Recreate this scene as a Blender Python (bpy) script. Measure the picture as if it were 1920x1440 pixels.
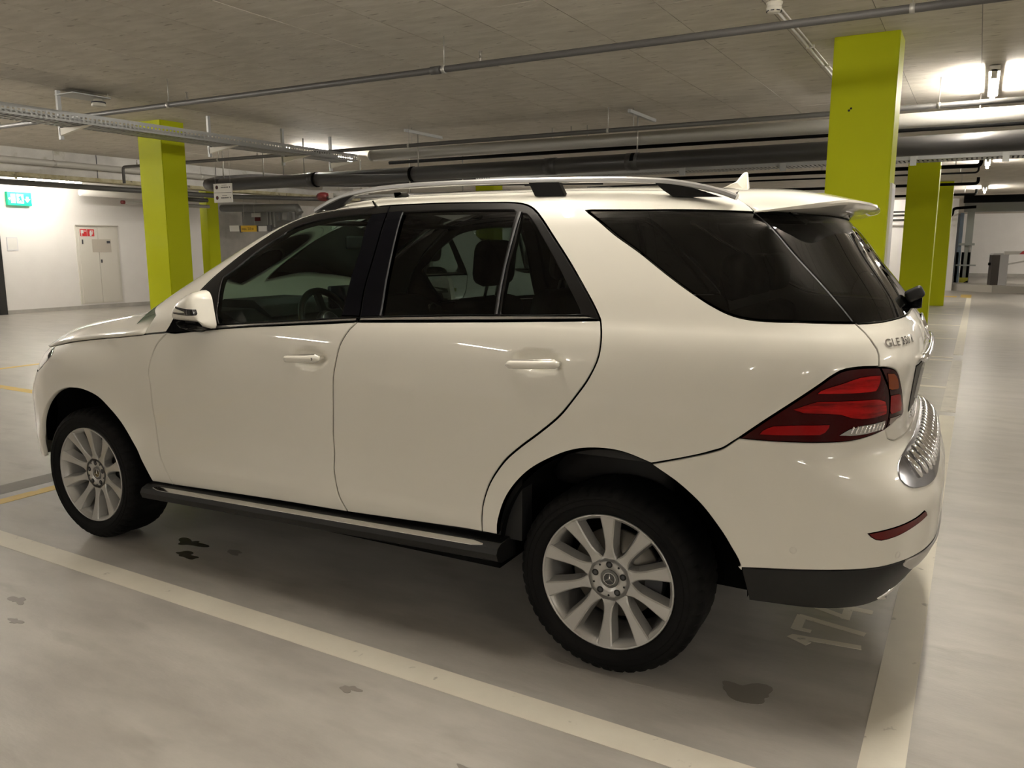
import bpy, bmesh, math, random
import numpy as np
from mathutils import Vector, Matrix
from mathutils.geometry import delaunay_2d_cdt
random.seed(7)
for o in list(bpy.data.objects): bpy.data.objects.remove(o)
SC = bpy.context.scene
COL = SC.collection
PI = math.pi

# ------------------------------------------------------------------ camera
cam_d = bpy.data.cameras.new('camera'); cam = bpy.data.objects.new('camera', cam_d); COL.objects.link(cam)
def cam_axes(yaw, pitch, roll):
    f = np.array([math.sin(yaw)*math.cos(pitch), math.cos(yaw)*math.cos(pitch), -math.sin(pitch)])
    r0 = np.array([math.cos(yaw), -math.sin(yaw), 0.0]); d0 = np.cross(f, r0)
    r = math.cos(roll)*r0 + math.sin(roll)*d0; d = -math.sin(roll)*r0 + math.cos(roll)*d0
    return r, d, f
_r, _d, _f = cam_axes(-0.52051, 0.1699, -0.0011)
cam.matrix_world = Matrix(((_r[0], -_d[0], -_f[0], 1.0906), (_r[1], -_d[1], -_f[1], -3.4401), (_r[2], -_d[2], -_f[2], 1.5465), (0, 0, 0, 1)))
cam_d.sensor_width = 36; cam_d.sensor_fit = 'HORIZONTAL'; cam_d.lens = 1504.47*36/1920; cam_d.clip_start = .05; cam_d.clip_end = 200
SC.camera = cam

# ------------------------------------------------------------------ world and exposure
W = bpy.data.worlds.new('world'); SC.world = W; W.use_nodes = True
W.node_tree.nodes['Background'].inputs[0].default_value = (1, .95, .88, 1)
W.node_tree.nodes['Background'].inputs[1].default_value = 0.02
SC.view_settings.view_transform = 'Standard'; SC.view_settings.look = 'None'
SC.view_settings.gamma = 1; SC.view_settings.use_curve_mapping = False
SC.view_settings.exposure = 0.72
TUBE_POWER = 205.0
TUBE_COLOR = (1.0, .93, .82)
H = 3.22                   # ceiling height

# ------------------------------------------------------------------ materials
MATS = {}
def mat(name, col=(.5, .5, .5), rough=.5, metal=0., coat=0., coat_rough=.03, emit=None, estr=0., spec=.5, trans=None):
    m = bpy.data.materials.new(name); m.use_nodes = True; MATS[name] = m
    b = m.node_tree.nodes['Principled BSDF']
    b.inputs['Base Color'].default_value = (*col, 1); b.inputs['Roughness'].default_value = rough
    b.inputs['Metallic'].default_value = metal; b.inputs['Coat Weight'].default_value = coat
    b.inputs['Coat Roughness'].default_value = coat_rough; b.inputs['Specular IOR Level'].default_value = spec
    if emit: b.inputs['Emission Color'].default_value = (*emit, 1); b.inputs['Emission Strength'].default_value = estr
    return m
def N(m, t, **k):
    n = m.node_tree.nodes.new(t)
    for a, v in k.items(): setattr(n, a, v)
    return n
def L(m, a, b): m.node_tree.links.new(a, b)
def noise_mat(name, c1, c2, scale=3., rough=(.4, .6), bump=.1, bscale=40., detail=6., stretch=(1, 1, 1), coat=0., spots=None, dist=0.):
    m = mat(name, c1, rough[0], coat=coat); b = m.node_tree.nodes['Principled BSDF']
    tc = N(m, 'ShaderNodeTexCoord'); mp = N(m, 'ShaderNodeMapping'); mp.inputs['Scale'].default_value = stretch
    L(m, tc.outputs['Object'], mp.inputs[0])
    n = N(m, 'ShaderNodeTexNoise'); n.inputs['Scale'].default_value = scale; n.inputs['Detail'].default_value = detail; n.inputs['Roughness'].default_value = .62
    n.inputs['Distortion'].default_value = dist
    L(m, mp.outputs[0], n.inputs['Vector'])
    r = N(m, 'ShaderNodeValToRGB'); r.color_ramp.elements[0].position = .32; r.color_ramp.elements[1].position = .7
    r.color_ramp.elements[0].color = (*c1, 1); r.color_ramp.elements[1].color = (*c2, 1)
    L(m, n.outputs['Fac'], r.inputs[0]); out = r.outputs[0]
    if spots:
        n3 = N(m, 'ShaderNodeTexNoise'); n3.inputs['Scale'].default_value = spots[0]; n3.inputs['Detail'].default_value = 4
        L(m, mp.outputs[0], n3.inputs['Vector'])
        r3 = N(m, 'ShaderNodeValToRGB'); r3.color_ramp.elements[0].position = spots[1]; r3.color_ramp.elements[1].position = spots[1] + spots[3]
        r3.color_ramp.elements[0].color = (0, 0, 0, 1); r3.color_ramp.elements[1].color = (1, 1, 1, 1)
        L(m, n3.outputs['Fac'], r3.inputs[0])
        mx = N(m, 'ShaderNodeMixRGB'); mx.blend_type = 'MIX'; L(m, r3.outputs[0], mx.inputs[0]); L(m, out, mx.inputs[1]); mx.inputs[2].default_value = (*spots[2], 1)
        out = mx.outputs[0]
    L(m, out, b.inputs['Base Color'])
    rr = N(m, 'ShaderNodeMapRange'); rr.inputs['To Min'].default_value = rough[0]; rr.inputs['To Max'].default_value = rough[1]
    L(m, n.outputs['Fac'], rr.inputs[0]); L(m, rr.outputs[0], b.inputs['Roughness'])
    if bump:
        n2 = N(m, 'ShaderNodeTexNoise'); n2.inputs['Scale'].default_value = bscale; n2.inputs['Detail'].default_value = 5
        L(m, mp.outputs[0], n2.inputs['Vector'])
        bp = N(m, 'ShaderNodeBump'); bp.inputs['Strength'].default_value = bump; bp.inputs['Distance'].default_value = .01
        L(m, n2.outputs['Fac'], bp.inputs['Height']); L(m, bp.outputs[0], b.inputs['Normal'])
    return m
def glass_mat(name, tint, gloss=(1, 1, 1), ior=1.5):
    m = bpy.data.materials.new(name); m.use_nodes = True; MATS[name] = m
    nt = m.node_tree; nt.nodes.clear()
    o = N(m, 'ShaderNodeOutputMaterial'); t = N(m, 'ShaderNodeBsdfTransparent'); t.inputs[0].default_value = (*tint, 1)
    g = N(m, 'ShaderNodeBsdfGlossy'); g.inputs['Color'].default_value = (*gloss, 1); g.inputs['Roughness'].default_value = .01
    fr = N(m, 'ShaderNodeFresnel'); fr.inputs[0].default_value = ior
    mx = N(m, 'ShaderNodeMixShader'); L(m, fr.outputs[0], mx.inputs[0]); L(m, t.outputs[0], mx.inputs[1]); L(m, g.outputs[0], mx.inputs[2]); L(m, mx.outputs[0], o.inputs[0])
    return m

mat('paint', (.74, .715, .64), .38, coat=1., coat_rough=.02)
mat('silver_paint', (.62, .66, .64), .3, metal=.25, coat=1.)
mat('black_gloss', (.003, .003, .004), .08, spec=.06)
mat('black_satin', (.006, .0055, .005), .36, spec=.13)
mat('black_plastic', (.009, .009, .009), .5, spec=.3)
mat('grey_plastic', (.05, .05, .055), .5)
mat('rubber', (.0045, .0045, .0045), .75, spec=.15)
mat('liner', (.004, .004, .004), .95, spec=.05)
mat('chrome', (.85, .85, .86), .08, metal=1.)
mat('satin_metal', (.46, .45, .43), .28, metal=.9)
mat('chrome_darkened', (.30, .30, .32), .22, metal=1.)  # chrome with dark reflections put into its colour, sets off the ribs
mat('rail_metal', (.42, .42, .42), .35, metal=.75)
mat('alloy', (.47, .465, .45), .3, metal=.55, coat=.6, coat_rough=.08)
mat('disc_metal', (.30, .28, .25), .45, metal=.8)
mat('dark_hole', (.01, .01, .01), .6)
mat('emblem_black', (.01, .01, .012), .15, coat=1.)
mat('emblem_grey', (.16, .16, .15), .35, metal=.6)
mat('interior', (.012, .012, .012), .65)
mat('seat_leather', (.012, .011, .011), .55)
mat('screen_black', (.006, .006, .008), .1)
mat('lens_red', (.26, .002, .003), .14, spec=.2)
noise_mat('lens_bright_red', (.10, .001, .001), (.52, .005, .005), 5., (.16, .2), 0, stretch=(1.2, 1.2, 9))
MATS['lens_bright_red'].node_tree.nodes['Principled BSDF'].inputs['Specular IOR Level'].default_value = .2
mat('lens_dark_red', (.035, .001, .0015), .06, spec=.14)
mat('lens_amber', (.20, .035, .003), .14, spec=.25)
mat('lens_clear', (.42, .42, .40), .15, metal=.5, coat=1.)
mat('lens_smoke', (.23, .17, .15), .15, coat=1.)
mat('headlight_glass', (.35, .35, .34), .08, metal=.7, coat=1.)
mat('reflector_red', (.10, .003, .004), .25, spec=.3)
glass_mat('glass_front', (.60, .76, .68), ior=1.28)
glass_mat('glass_clear', (.80, .86, .83), ior=1.4)
glass_mat('glass_dark', (.13, .135, .125), ior=1.28)
glass_mat('glass_tail', (.06, .06, .06), ior=1.38)
noise_mat('concrete_floor', (.32, .302, .275), (.46, .437, .40), 2.6, (.28, .46), .08, 70, detail=10, spots=(4.5, .58, (.30, .28, .25), .22), stretch=(.55, 1.6, 1))
noise_mat('concrete_ceiling', (.53, .49, .43), (.70, .66, .59), 5.0, (.7, .85), .3, 30, detail=8, stretch=(.45, 1.5, 1), spots=(11., .63, (.36, .325, .28), .05))
noise_mat('concrete_unlit', (.16, .15, .14), (.24, .225, .21), 2., (.7, .9), .3, 25)  # wall colour darkened to stand in for the dim space behind the camera
noise_mat('concrete_wall', (.36, .35, .32), (.50, .48, .45), 2., (.7, .9), .3, 25)
noise_mat('concrete_beam', (.42, .41, .39), (.62, .61, .58), 1.6, (.7, .9), .3, 25, spots=(3., .62, (.33, .31, .24), .1))
noise_mat('beam_edge', (.30, .27, .15), (.50, .46, .33), 5., (.8, .9), .4, 30, spots=(9., .6, (.10, .09, .06), .1))
noise_mat('white_wall', (.80, .78, .76), (.86, .84, .82), 1., (.6, .7), .05, 30)
noise_mat('green_paint', (.44, .485, .004), (.48, .525, .005), .8, (.5, .58), .03, 50)
MATS['green_paint'].node_tree.nodes['Principled BSDF'].inputs['Specular IOR Level'].default_value = .15
noise_mat('line_white', (.64, .60, .51), (.72, .68, .58), 3., (.45, .6), .05, 60, spots=(14., .66, (.42, .39, .33), .06))
noise_mat('line_worn', (.50, .475, .42), (.62, .59, .52), 6., (.45, .6), .05, 60, spots=(9., .58, (.40, .375, .335), .1))
noise_mat('line_yellow', (.62, .42, .08), (.70, .50, .14), 4., (.45, .6), .05, 60, spots=(8., .58, (.45, .40, .30), .12))
noise_mat('floor_joint', (.16, .15, .135), (.24, .225, .2), 4., (.5, .7), .1, 40)
mat('oil', (.045, .04, .032), .22)
mat('oil_faint', (.21, .195, .17), .4)
mat('pipe_dark', (.075, .073, .07), .42)
mat('pipe_sprinkler', (.085, .082, .08), .5)
mat('pipe_grey', (.40, .39, .36), .40)
mat('pipe_black', (.032, .031, .031), .35)
mat('pipe_white', (.72, .70, .66), .45)
mat('galvanized', (.42, .43, .43), .42, metal=.6)
mat('steel_rod', (.45, .44, .41), .4, metal=.6)
mat('cream_plastic', (.72, .69, .60), .45)
mat('white_plastic', (.80, .79, .76), .4)
mat('lamp_body', (.62, .60, .56), .5)
mat('tube', (1, 1, 1), .5, emit=TUBE_COLOR, estr=TUBE_POWER)
mat('tube_dim', (1, 1, 1), .5, emit=TUBE_COLOR, estr=TUBE_POWER*.66)
mat('sign_green', (0, .42, .25), .4, emit=(0, .40, .17), estr=.45)
mat('sign_white_lit', (.9, .95, .92), .4, emit=(.8, 1, .92), estr=.7)
mat('sign_white', (.74, .73, .71), .45)
mat('sign_paper', (.66, .66, .70), .5)
mat('sign_ink', (.05, .05, .06), .6)
mat('sign_red', (.52, .015, .02), .4)
mat('sign_yellow', (.72, .45, .03), .45)
mat('sign_brown', (.25, .15, .02), .5)
mat('sign_frame', (.06, .06, .07), .5)
mat('cabinet', (.66, .635, .575), .5)
mat('cabinet_panel', (.47, .43, .37), .5)
mat('door_black', (.012, .012, .012), .4)
mat('door_glass_plate', (.42, .47, .50), .15)
mat('valve_red', (.13, .012, .012), .5)
mat('duct', (.30, .305, .30), .45, metal=.5)
mat('barrier_grey', (.60, .60, .62), .45)
mat('barrier_dark', (.07, .06, .055), .5)
mat('barrier_red', (.45, .03, .04), .45)
mat('gate_steel', (.33, .35, .35), .35, metal=.7)
mat('gate_blue', (.36, .48, .62), .5)
mat('hazard_yellow', (.55, .53, .04), .5)
mat('kerb', (.42, .40, .36), .8)

# ------------------------------------------------------------------ mesh helpers
def link(name, me, m=None, parent=None):
    o = bpy.data.objects.new(name, me); COL.objects.link(o)
    if m: me.materials.append(MATS[m] if isinstance(m, str) else m)
    if parent: o.parent = parent
    return o
def tag(o, label=None, cat=None, group=None, kind=None):
    if label: o['label'] = label
    if cat: o['category'] = cat
    if group: o['group'] = group
    if kind: o['kind'] = kind
    return o
def empty(name, loc=(0, 0, 0), rz=0, parent=None):
    o = bpy.data.objects.new(name, None); COL.objects.link(o); o.location = loc; o.rotation_euler = (0, 0, rz); o.empty_display_size = .1
    if parent: o.parent = parent
    return o
class MB:
    def __init__(s): s.v = []; s.f = []; s.sm = []
    def add(s, V, F, smooth=False):
        b = len(s.v); s.v += [tuple(map(float, p)) for p in V]; s.f += [tuple(b+i for i in f) for f in F]; s.sm += [smooth]*len(F); return s
    def box(s, a, b):
        x0, y0, z0 = [min(p, q) for p, q in zip(a, b)]; x1, y1, z1 = [max(p, q) for p, q in zip(a, b)]
        V = [(x0, y0, z0), (x1, y0, z0), (x1, y1, z0), (x0, y1, z0), (x0, y0, z1), (x1, y0, z1), (x1, y1, z1), (x0, y1, z1)]
        return s.add(V, [(0, 3, 2, 1), (4, 5, 6, 7), (0, 1, 5, 4), (1, 2, 6, 5), (2, 3, 7, 6), (3, 0, 4, 7)])
    def bar(s, p, q, w, h, up=(0, 0, 1)):
        p = np.array(p, float); q = np.array(q, float); d = (q-p)/np.linalg.norm(q-p); u = np.array(up, float)
        if abs(d@u) > .98: u = np.array((1., 0, 0))
        a = np.cross(d, u); a /= np.linalg.norm(a); u = np.cross(a, d)
        V = [c+i*a*w/2+j*u*h/2 for c in (p, q) for i, j in ((-1, -1), (1, -1), (1, 1), (-1, 1))]
        return s.add(V, [(3, 2, 1, 0), (4, 5, 6, 7), (0, 1, 5, 4), (1, 2, 6, 5), (2, 3, 7, 6), (3, 0, 4, 7)])
    def tube(s, pts, r, n=16, caps=True, smooth=True):
        P = np.array(pts, float); R = r if hasattr(r, '__len__') else [r]*len(P); V = []; F = []
        t = np.gradient(P, axis=0) if len(P) > 2 else np.array([P[1]-P[0]]*2)
        a = None
        for i, p in enumerate(P):
            d = t[i]/np.linalg.norm(t[i])
            if a is None:
                u = np.array((0, 0, 1.)) if abs(d[2]) < .9 else np.array((1., 0, 0)); a = np.cross(d, u)
            a = a-d*(a@d); a /= np.linalg.norm(a); b = np.cross(d, a)
            V += [p+R[i]*(math.cos(2*PI*k/n)*a+math.sin(2*PI*k/n)*b) for k in range(n)]
        for i in range(len(P)-1):
            for k in range(n):
                F.append((i*n+k, i*n+(k+1) % n, (i+1)*n+(k+1) % n, (i+1)*n+k))
        s.add(V, F, smooth)
        if caps:
            b = len(s.v)-len(V); s.f += [tuple(b+k for k in range(n))[::-1], tuple(b+(len(P)-1)*n+k for k in range(n))]; s.sm += [False, False]
        return s
    def lathe(s, prof, n=64, axis='y', c=(0, 0, 0), closed=False, smooth=True):
        V = []; F = []; m = len(prof)
        for k in range(n):
            t = 2*PI*k/n
            for r, h in prof:
                if axis == 'y': V.append((c[0]+r*math.cos(t), c[1]+h, c[2]+r*math.sin(t)))
                elif axis == 'z': V.append((c[0]+r*math.cos(t), c[1]+r*math.sin(t), c[2]+h))
                else: V.append((c[0]+h, c[1]+r*math.cos(t), c[2]+r*math.sin(t)))
        for k in range(n):
            k2 = (k+1) % n
            for j in range(m-1 if not closed else m):
                F.append((k*m+j, k*m+(j+1) % m, k2*m+(j+1) % m, k2*m+j))
        return s.add(V, F, smooth)
    def prism(s, poly, z0, z1, axis='z'):
        n = len(poly)
        def P(p, h): return {'z': (p[0], p[1], h), 'y': (p[0], h, p[1]), 'x': (h, p[0], p[1])}[axis]
        V = [P(p, z0) for p in poly]+[P(p, z1) for p in poly]
        F = [tuple(range(n))[::-1], tuple(range(n, 2*n))]+[(i, (i+1) % n, n+(i+1) % n, n+i) for i in range(n)]
        return s.add(V, F)
    def build(s, name, m=None, parent=None, fix=True):
        me = bpy.data.meshes.new(name); me.from_pydata(s.v, [], s.f)
        me.polygons.foreach_set('use_smooth', s.sm); me.update()
        if fix:
            bm = bmesh.new(); bm.from_mesh(me); bmesh.ops.recalc_face_normals(bm, faces=bm.faces); bm.to_mesh(me); bm.free()
        return link(name, me, m, parent)
def rbox(name, a, b, r, m, parent=None, seg=3, rot=None, pivot=None):
    bm = bmesh.new(); a = Vector(a); b = Vector(b); c = (a+b)/2; d = b-a
    bmesh.ops.create_cube(bm, size=1); bmesh.ops.scale(bm, vec=d, verts=bm.verts)
    bmesh.ops.bevel(bm, geom=bm.edges[:], offset=r, segments=seg, affect='EDGES', profile=.5)
    bmesh.ops.translate(bm, vec=c, verts=bm.verts)
    if rot: bmesh.ops.rotate(bm, cent=Vector(pivot or c), matrix=Matrix.Rotation(rot[0], 3, rot[1]), verts=bm.verts)
    for f in bm.faces: f.smooth = True
    me = bpy.data.meshes.new(name); bm.to_mesh(me); bm.free()
    return link(name, me, m, parent)
def struct(o): o['kind'] = 'structure'; return o
def flatpoly(poly, z, t=.002): return MB().prism(poly, z, z+t)
def pchip(xk,yk):
    xk=np.array(xk,float);yk=np.array(yk,float);h=np.diff(xk);d=np.diff(yk)/h
    m=np.zeros(len(xk))
    for i in range(1,len(xk)-1):
        if d[i-1]*d[i]>0:
            w1=2*h[i]+h[i-1];w2=h[i]+2*h[i-1]; m[i]=(w1+w2)/(w1/d[i-1]+w2/d[i])
    m[0]=d[0];m[-1]=d[-1]
    def f(x):
        x=np.clip(np.asarray(x,float),xk[0],xk[-1]); i=np.clip(np.searchsorted(xk,x)-1,0,len(h)-1)
        t=(x-xk[i])/h[i]
        return (yk[i]*(1+2*t)*(1-t)**2+m[i]*h[i]*t*(1-t)**2+yk[i+1]*t*t*(3-2*t)+m[i+1]*h[i]*t*t*(t-1))
    return f
def catmull(P,n=40):
    P=np.array(P,float);Q=np.vstack([2*P[0]-P[1],P,2*P[-1]-P[-2]]);out=[]
    for i in range(1,len(Q)-2):
        p0,p1,p2,p3=Q[i-1:i+3]
        t0=0;t1=np.linalg.norm(p1-p0)**.5;t2=t1+np.linalg.norm(p2-p1)**.5;t3=t2+np.linalg.norm(p3-p2)**.5
        for t in np.linspace(t1,t2,n,endpoint=False):
            a1=(t1-t)/(t1-t0)*p0+(t-t0)/(t1-t0)*p1;a2=(t2-t)/(t2-t1)*p1+(t-t1)/(t2-t1)*p2;a3=(t3-t)/(t3-t2)*p2+(t-t2)/(t3-t2)*p3
            b1=(t2-t)/(t2-t0)*a1+(t-t0)/(t2-t0)*a2;b2=(t3-t)/(t3-t1)*a2+(t-t1)/(t3-t1)*a3
            out.append((t2-t)/(t2-t1)*b1+(t-t1)/(t2-t1)*b2)
    out.append(P[-1]);return np.array(out)
REAR=[(1.05,0),(1.046,-.28),(1.03,-.50),(.985,-.67),(.915,-.785),(.81,-.865),(.64,-.918),(.4,-.942),(0,-.953),(-.7,-.955)]
LOWF=[(-1.4,-.955),(-2.3,-.955),(-2.9,-.95),(-3.15,-.935),(-3.35,-.90),(-3.52,-.83),(-3.64,-.73),(-3.73,-.58),(-3.78,-.3),(-3.795,0)]
UPF=[(-1.4,-.955),(-2.0,-.955),(-2.25,-.945),(-2.40,-.915),(-2.50,-.85),(-2.58,-.73),(-2.69,-.42),(-2.75,0)]
def sm(x,a,b):
    t=np.clip((x-a)/(b-a),0,1); return t*t*t*(t*(6*t-15)+10)
class Surf:
    def __init__(s,front,dF,bF):
        C=catmull(REAR+front); L=np.r_[0,np.cumsum(np.linalg.norm(np.diff(C,axis=0),axis=1))]
        s.L=L[-1]; s.u=np.linspace(0,s.L,1200); s.cx=np.interp(s.u,L,C[:,0]); s.cy=np.interp(s.u,L,C[:,1])
        s.dF=dF; s.bF=bF
    def __call__(s,u,v):
        u=np.asarray(u,float);v=np.asarray(v,float)
        X=np.interp(u,s.u,s.cx);Y=np.interp(u,s.u,s.cy)
        w=WV(v)/.953; z=ZV(v)
        bR=sm(X,-.3,.95); bF=sm(X,*s.bF)
        x=X+DR(v)*bR+s.dF(v)*bF
        y=Y*w
        # wheel arch flares
        for hx in (0,-2.915):
            r=np.hypot(x-hx,z-.36); f=np.exp(-((r-.43)/.09)**2)*sm(-y,.75,.88)*sm(z,.95,.75)
            y=y-.016*f
        # roof line falls away to the front and rear
        if s is LOW: y=y+.07*sm(v,.88,1.14)*sm(-x,2.3,2.9)
        k=sm(v,1.15,1.62)
        z=z+k*RL(x)
        return np.stack([x,y,z],-1)
# v (height along section) -> half width, z
_v=[.20,.34,.42,.50,.56,.66,.80,.92,1.005,1.03,1.12,1.20,1.25,1.28,1.30,1.40,1.50,1.58,1.66,1.73,1.79,1.85,1.95,2.12,2.30,2.46]
_w=[.88,.915,.930,.935,.928,.928,.941,.950,.953,.951,.943,.928,.908,.890,.880,.836,.788,.748,.704,.658,.610,.560,.465,.30,.12,0]
_z=[.20,.34,.42,.50,.56,.66,.80,.92,1.005,1.03,1.12,1.20,1.25,1.28,1.30,1.40,1.50,1.58,1.66,1.717,1.746,1.762,1.775,1.787,1.794,1.796]
WV=pchip(_v,_w);ZV=pchip(_v,_z)
DR=pchip([.2,.28,.34,.40,.48,.55,.62,.70,.77,.81,.84,.88,.905,.93,1.0,1.1,1.17,1.21,1.27,1.30,1.38,1.46,1.54,1.64,1.70,1.78,2.46],[-.26,-.20,-.14,-.09,-.04,-.005,0,0,-.018,-.04,-.06,-.095,-.12,-.125,-.122,-.11,-.102,-.11,-.13,-.15,-.19,-.24,-.30,-.375,-.43,-.50,-.54])
RL=pchip([-3,-2.2,-1.6,-1.2,-.8,-.4,.1,.5,1.0],[-.05,-.045,-.02,-.006,0,0,-.012,-.033,-.06])
DFL=pchip([.2,.34,.42,.6,.7,.78,.86,.95,1.03,1.12,1.2],[.10,.04,.02,0,0,.035,.10,.17,.25,.33,.36])
DFU=pchip([.2,1.1,1.2,1.33,1.49,1.6,1.68,1.73,1.78,1.9,2.46],[-.3,-.1,0,.17,.40,.60,.79,.93,1.04,1.13,1.18])
LOW=Surf(LOWF,DFL,(-2.6,-3.8)); UP=Surf(UPF,DFU,(-.8,-2.48))
# ------------------------------------------------------------------ body panels, laid out in (u, v) on the body surface
UV = {
'black_outer':[(4.032,1.361),(4.088,1.444),(4.124,1.514),(4.149,1.563),(4.165,1.613),(4.192,1.649),(4.207,1.668),(4.212,1.686),(4.182,1.704),(4.107,1.719),(3.974,1.728),(3.160,1.732),(2.938,1.735),(2.713,1.735),(2.525,1.733),(2.400,1.729),(2.278,1.724),(2.228,1.715),(2.193,1.701),(2.159,1.678),(2.117,1.638),(2.043,1.564),(1.971,1.490),(1.898,1.410),(1.836,1.338),(1.806,1.297)],
'front_glass':[(3.629,1.206),(4.018,1.435),(4.022,1.487),(4.047,1.538),(4.060,1.582),(4.056,1.623),(4.080,1.642),(4.064,1.661),(4.014,1.674),(3.914,1.685),(3.724,1.688),(3.075,1.691),(2.989,1.541),(2.974,1.408),(2.952,1.259)],
'rear_glass':[(2.799,1.692),(2.508,1.692),(2.258,1.687),(2.245,1.675),(2.244,1.594),(2.244,1.468),(2.243,1.378),(2.238,1.295),(2.753,1.270),(2.770,1.410),(2.784,1.546)],
'rear_quarter':[(2.218,1.672),(2.194,1.668),(2.151,1.628),(2.074,1.545),(1.999,1.457),(1.925,1.366),(1.886,1.316),(2.210,1.296),(2.215,1.388),(2.218,1.468),(2.214,1.560)],
'strip_top':[(3.658,1.195),(3.451,1.215),(2.945,1.256),(2.751,1.268),(2.387,1.288),(1.859,1.309),(1.839,1.299)],
'strip_bot':[(3.901,1.149),(3.642,1.180),(3.438,1.200),(2.993,1.235),(2.853,1.247),(2.837,1.247),(2.241,1.274),(1.833,1.295),(1.806,1.297)],
'b_gap':[(2.935,1.732),(2.906,1.689),(2.886,1.591),(2.876,1.496),(2.869,1.363),(2.850,1.262)],
'side_glass':[(1.951,1.681),(0.932,1.692),(0.900,1.600),(0.869,1.498),(0.839,1.386),(0.818,1.321),(0.996,1.323),(1.156,1.324),(1.238,1.336),(1.316,1.366),(1.392,1.405),(1.513,1.467),(1.646,1.532),(1.805,1.600)],
'tail_glass_bot':[(0.812,1.317),(0.697,1.319),(0.558,1.323),(0.336,1.324),(0.086,1.325),(0,1.325)],
'tailgate_gap':[(0.818,1.321),(0.802,1.291),(0.791,1.258),(0.777,1.232),(0.774,1.218),(0.782,1.176)],
'lamp_top_outer':[(1.210,0.943),(1.066,1.053),(0.982,1.121),(0.947,1.151),(0.915,1.169),(0.858,1.177),(0.782,1.176)],
'lamp_inner_edge':[(0.782,1.176),(0.728,1.171),(0.689,1.158),(0.646,1.123),(0.594,1.072),(0.533,0.997),(0.599,0.986),(0.680,0.966)],
'lamp_bottom_outer':[(0.680,0.966),(0.781,0.952),(0.853,0.944),(0.935,0.942),(1.091,0.941),(1.210,0.943)],
'lamp_split':[(0.782,1.176),(0.751,1.140),(0.711,1.098),(0.674,1.014),(0.680,0.966)],
'rear_arch':[(2.182,0.474),(2.180,0.539),(2.145,0.634),(2.065,0.731),(1.956,0.804),(1.865,0.842),(1.774,0.856),(1.683,0.853),(1.581,0.827),(1.496,0.774),(1.425,0.708),(1.357,0.627),(1.312,0.563),(1.267,0.506),(1.222,0.447),(1.181,0.397)],
'bumper_line':[(1.579,0.826),(1.321,0.890),(1.269,0.906),(1.210,0.943)],
'bumper_black':[(1.271,0.511),(1.118,0.524),(0.961,0.536),(0.854,0.542),(0.776,0.549),(0.60,0.556),(0,0.556)],
'reflector':[(0.911,0.660),(0.798,0.677),(0.705,0.692),(0.651,0.705),(0.628,0.680),(0.731,0.659),(0.800,0.643),(0.856,0.633),(0.889,0.638)],
'roof_gap':[(0.936,1.83),(0.934,1.80),(0.929,1.737),(0.932,1.692)],
'door_front':[(3.954,1.149),(4.019,1.096),(4.050,1.052),(4.073,1.009),(4.091,0.965),(4.096,0.938),(4.091,0.908),(4.093,0.856),(4.098,0.789),(4.100,0.694),(4.090,0.585),(4.084,0.545),(4.059,0.501),(4.030,0.446),(3.999,0.400)],
'door_mid':[(2.853,1.247),(2.885,1.215),(2.923,1.154),(2.943,1.083),(2.953,1.033),(2.957,0.989),(2.966,0.875),(2.980,0.758),(2.984,0.687),(2.990,0.611),(2.980,0.547),(2.950,0.484),(2.919,0.439)],
'door_rear':[(1.806,1.297),(1.790,1.241),(1.791,1.178),(1.820,1.106),(1.868,1.037),(1.929,0.962),(2.015,0.887),(2.093,0.825),(2.160,0.763),(2.224,0.675),(2.250,0.612),(2.262,0.556),(2.256,0.470)],
'sill_a':[(4.150,0.397),(3.999,0.400)],'sill_b':[(3.999,0.400),(3.376,0.426),(2.919,0.439)],'sill_c':[(2.919,0.439),(2.256,0.470)],'sill_d':[(2.256,0.470),(2.182,0.474)],
'hood_line':[(5.161,1.014),(4.897,1.048),(4.670,1.070),(4.392,1.098),(4.115,1.131)],
'fender_top':[(4.115,1.131),(3.954,1.149)],
'headlight_rear':[(5.236,0.867),(5.091,0.930),(5.045,0.972),(5.090,0.997),(5.161,1.014)],
'front_arch':[(5.10,0.395),(5.082,0.511),(5.046,0.629),(4.958,0.719),(4.854,0.790),(4.768,0.817),(4.717,0.823),(4.620,0.824),(4.490,0.795),(4.406,0.738),(4.328,0.664),(4.264,0.584),(4.203,0.497),(4.150,0.397)],
}
LAMPS = {
'a':[(0.982,1.097),(0.983,1.104),(0.947,1.119),(0.907,1.131),(0.862,1.147),(0.818,1.152),(0.772,1.152),(0.768,1.126),(0.774,1.100),(0.840,1.098),(0.899,1.097)],
'b':[(1.047,1.046),(1.014,1.060),(0.979,1.074),(0.878,1.076),(0.763,1.076),(0.714,1.062),(0.690,1.020),(0.748,1.013),(0.808,1.012),(0.855,1.019),(0.887,1.030),(0.928,1.034),(1.009,1.035)],
'c':[(1.145,0.961),(1.134,0.975),(1.104,0.992),(1.018,0.999),(0.914,1.002),(0.937,0.967),(1.092,0.961)],
'clear':[(0.887,0.965),(0.858,0.984),(0.814,0.993),(0.737,0.996),(0.692,0.999),(0.692,0.970),(0.783,0.963),(0.841,0.961)],
'amber':[(0.744,1.155),(0.698,1.151),(0.665,1.125),(0.644,1.094),(0.714,1.098)],
'inner_red':[(0.696,1.080),(0.624,1.078),(0.562,1.014),(0.670,1.013)],
'inner_smoke':[(0.664,1.002),(0.552,1.000),(0.600,0.991),(0.669,0.974)]}
STEP = .02
def resample(P, step=STEP):
    P = np.array(P, float); d = np.linalg.norm(np.diff(P, axis=0), axis=1); Lc = np.r_[0, np.cumsum(d)]; n = max(1, int(round(Lc[-1]/step)))
    t = np.linspace(0, Lc[-1], n+1); return np.stack([np.interp(t, Lc, P[:, 0]), np.interp(t, Lc, P[:, 1])], 1)
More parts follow.
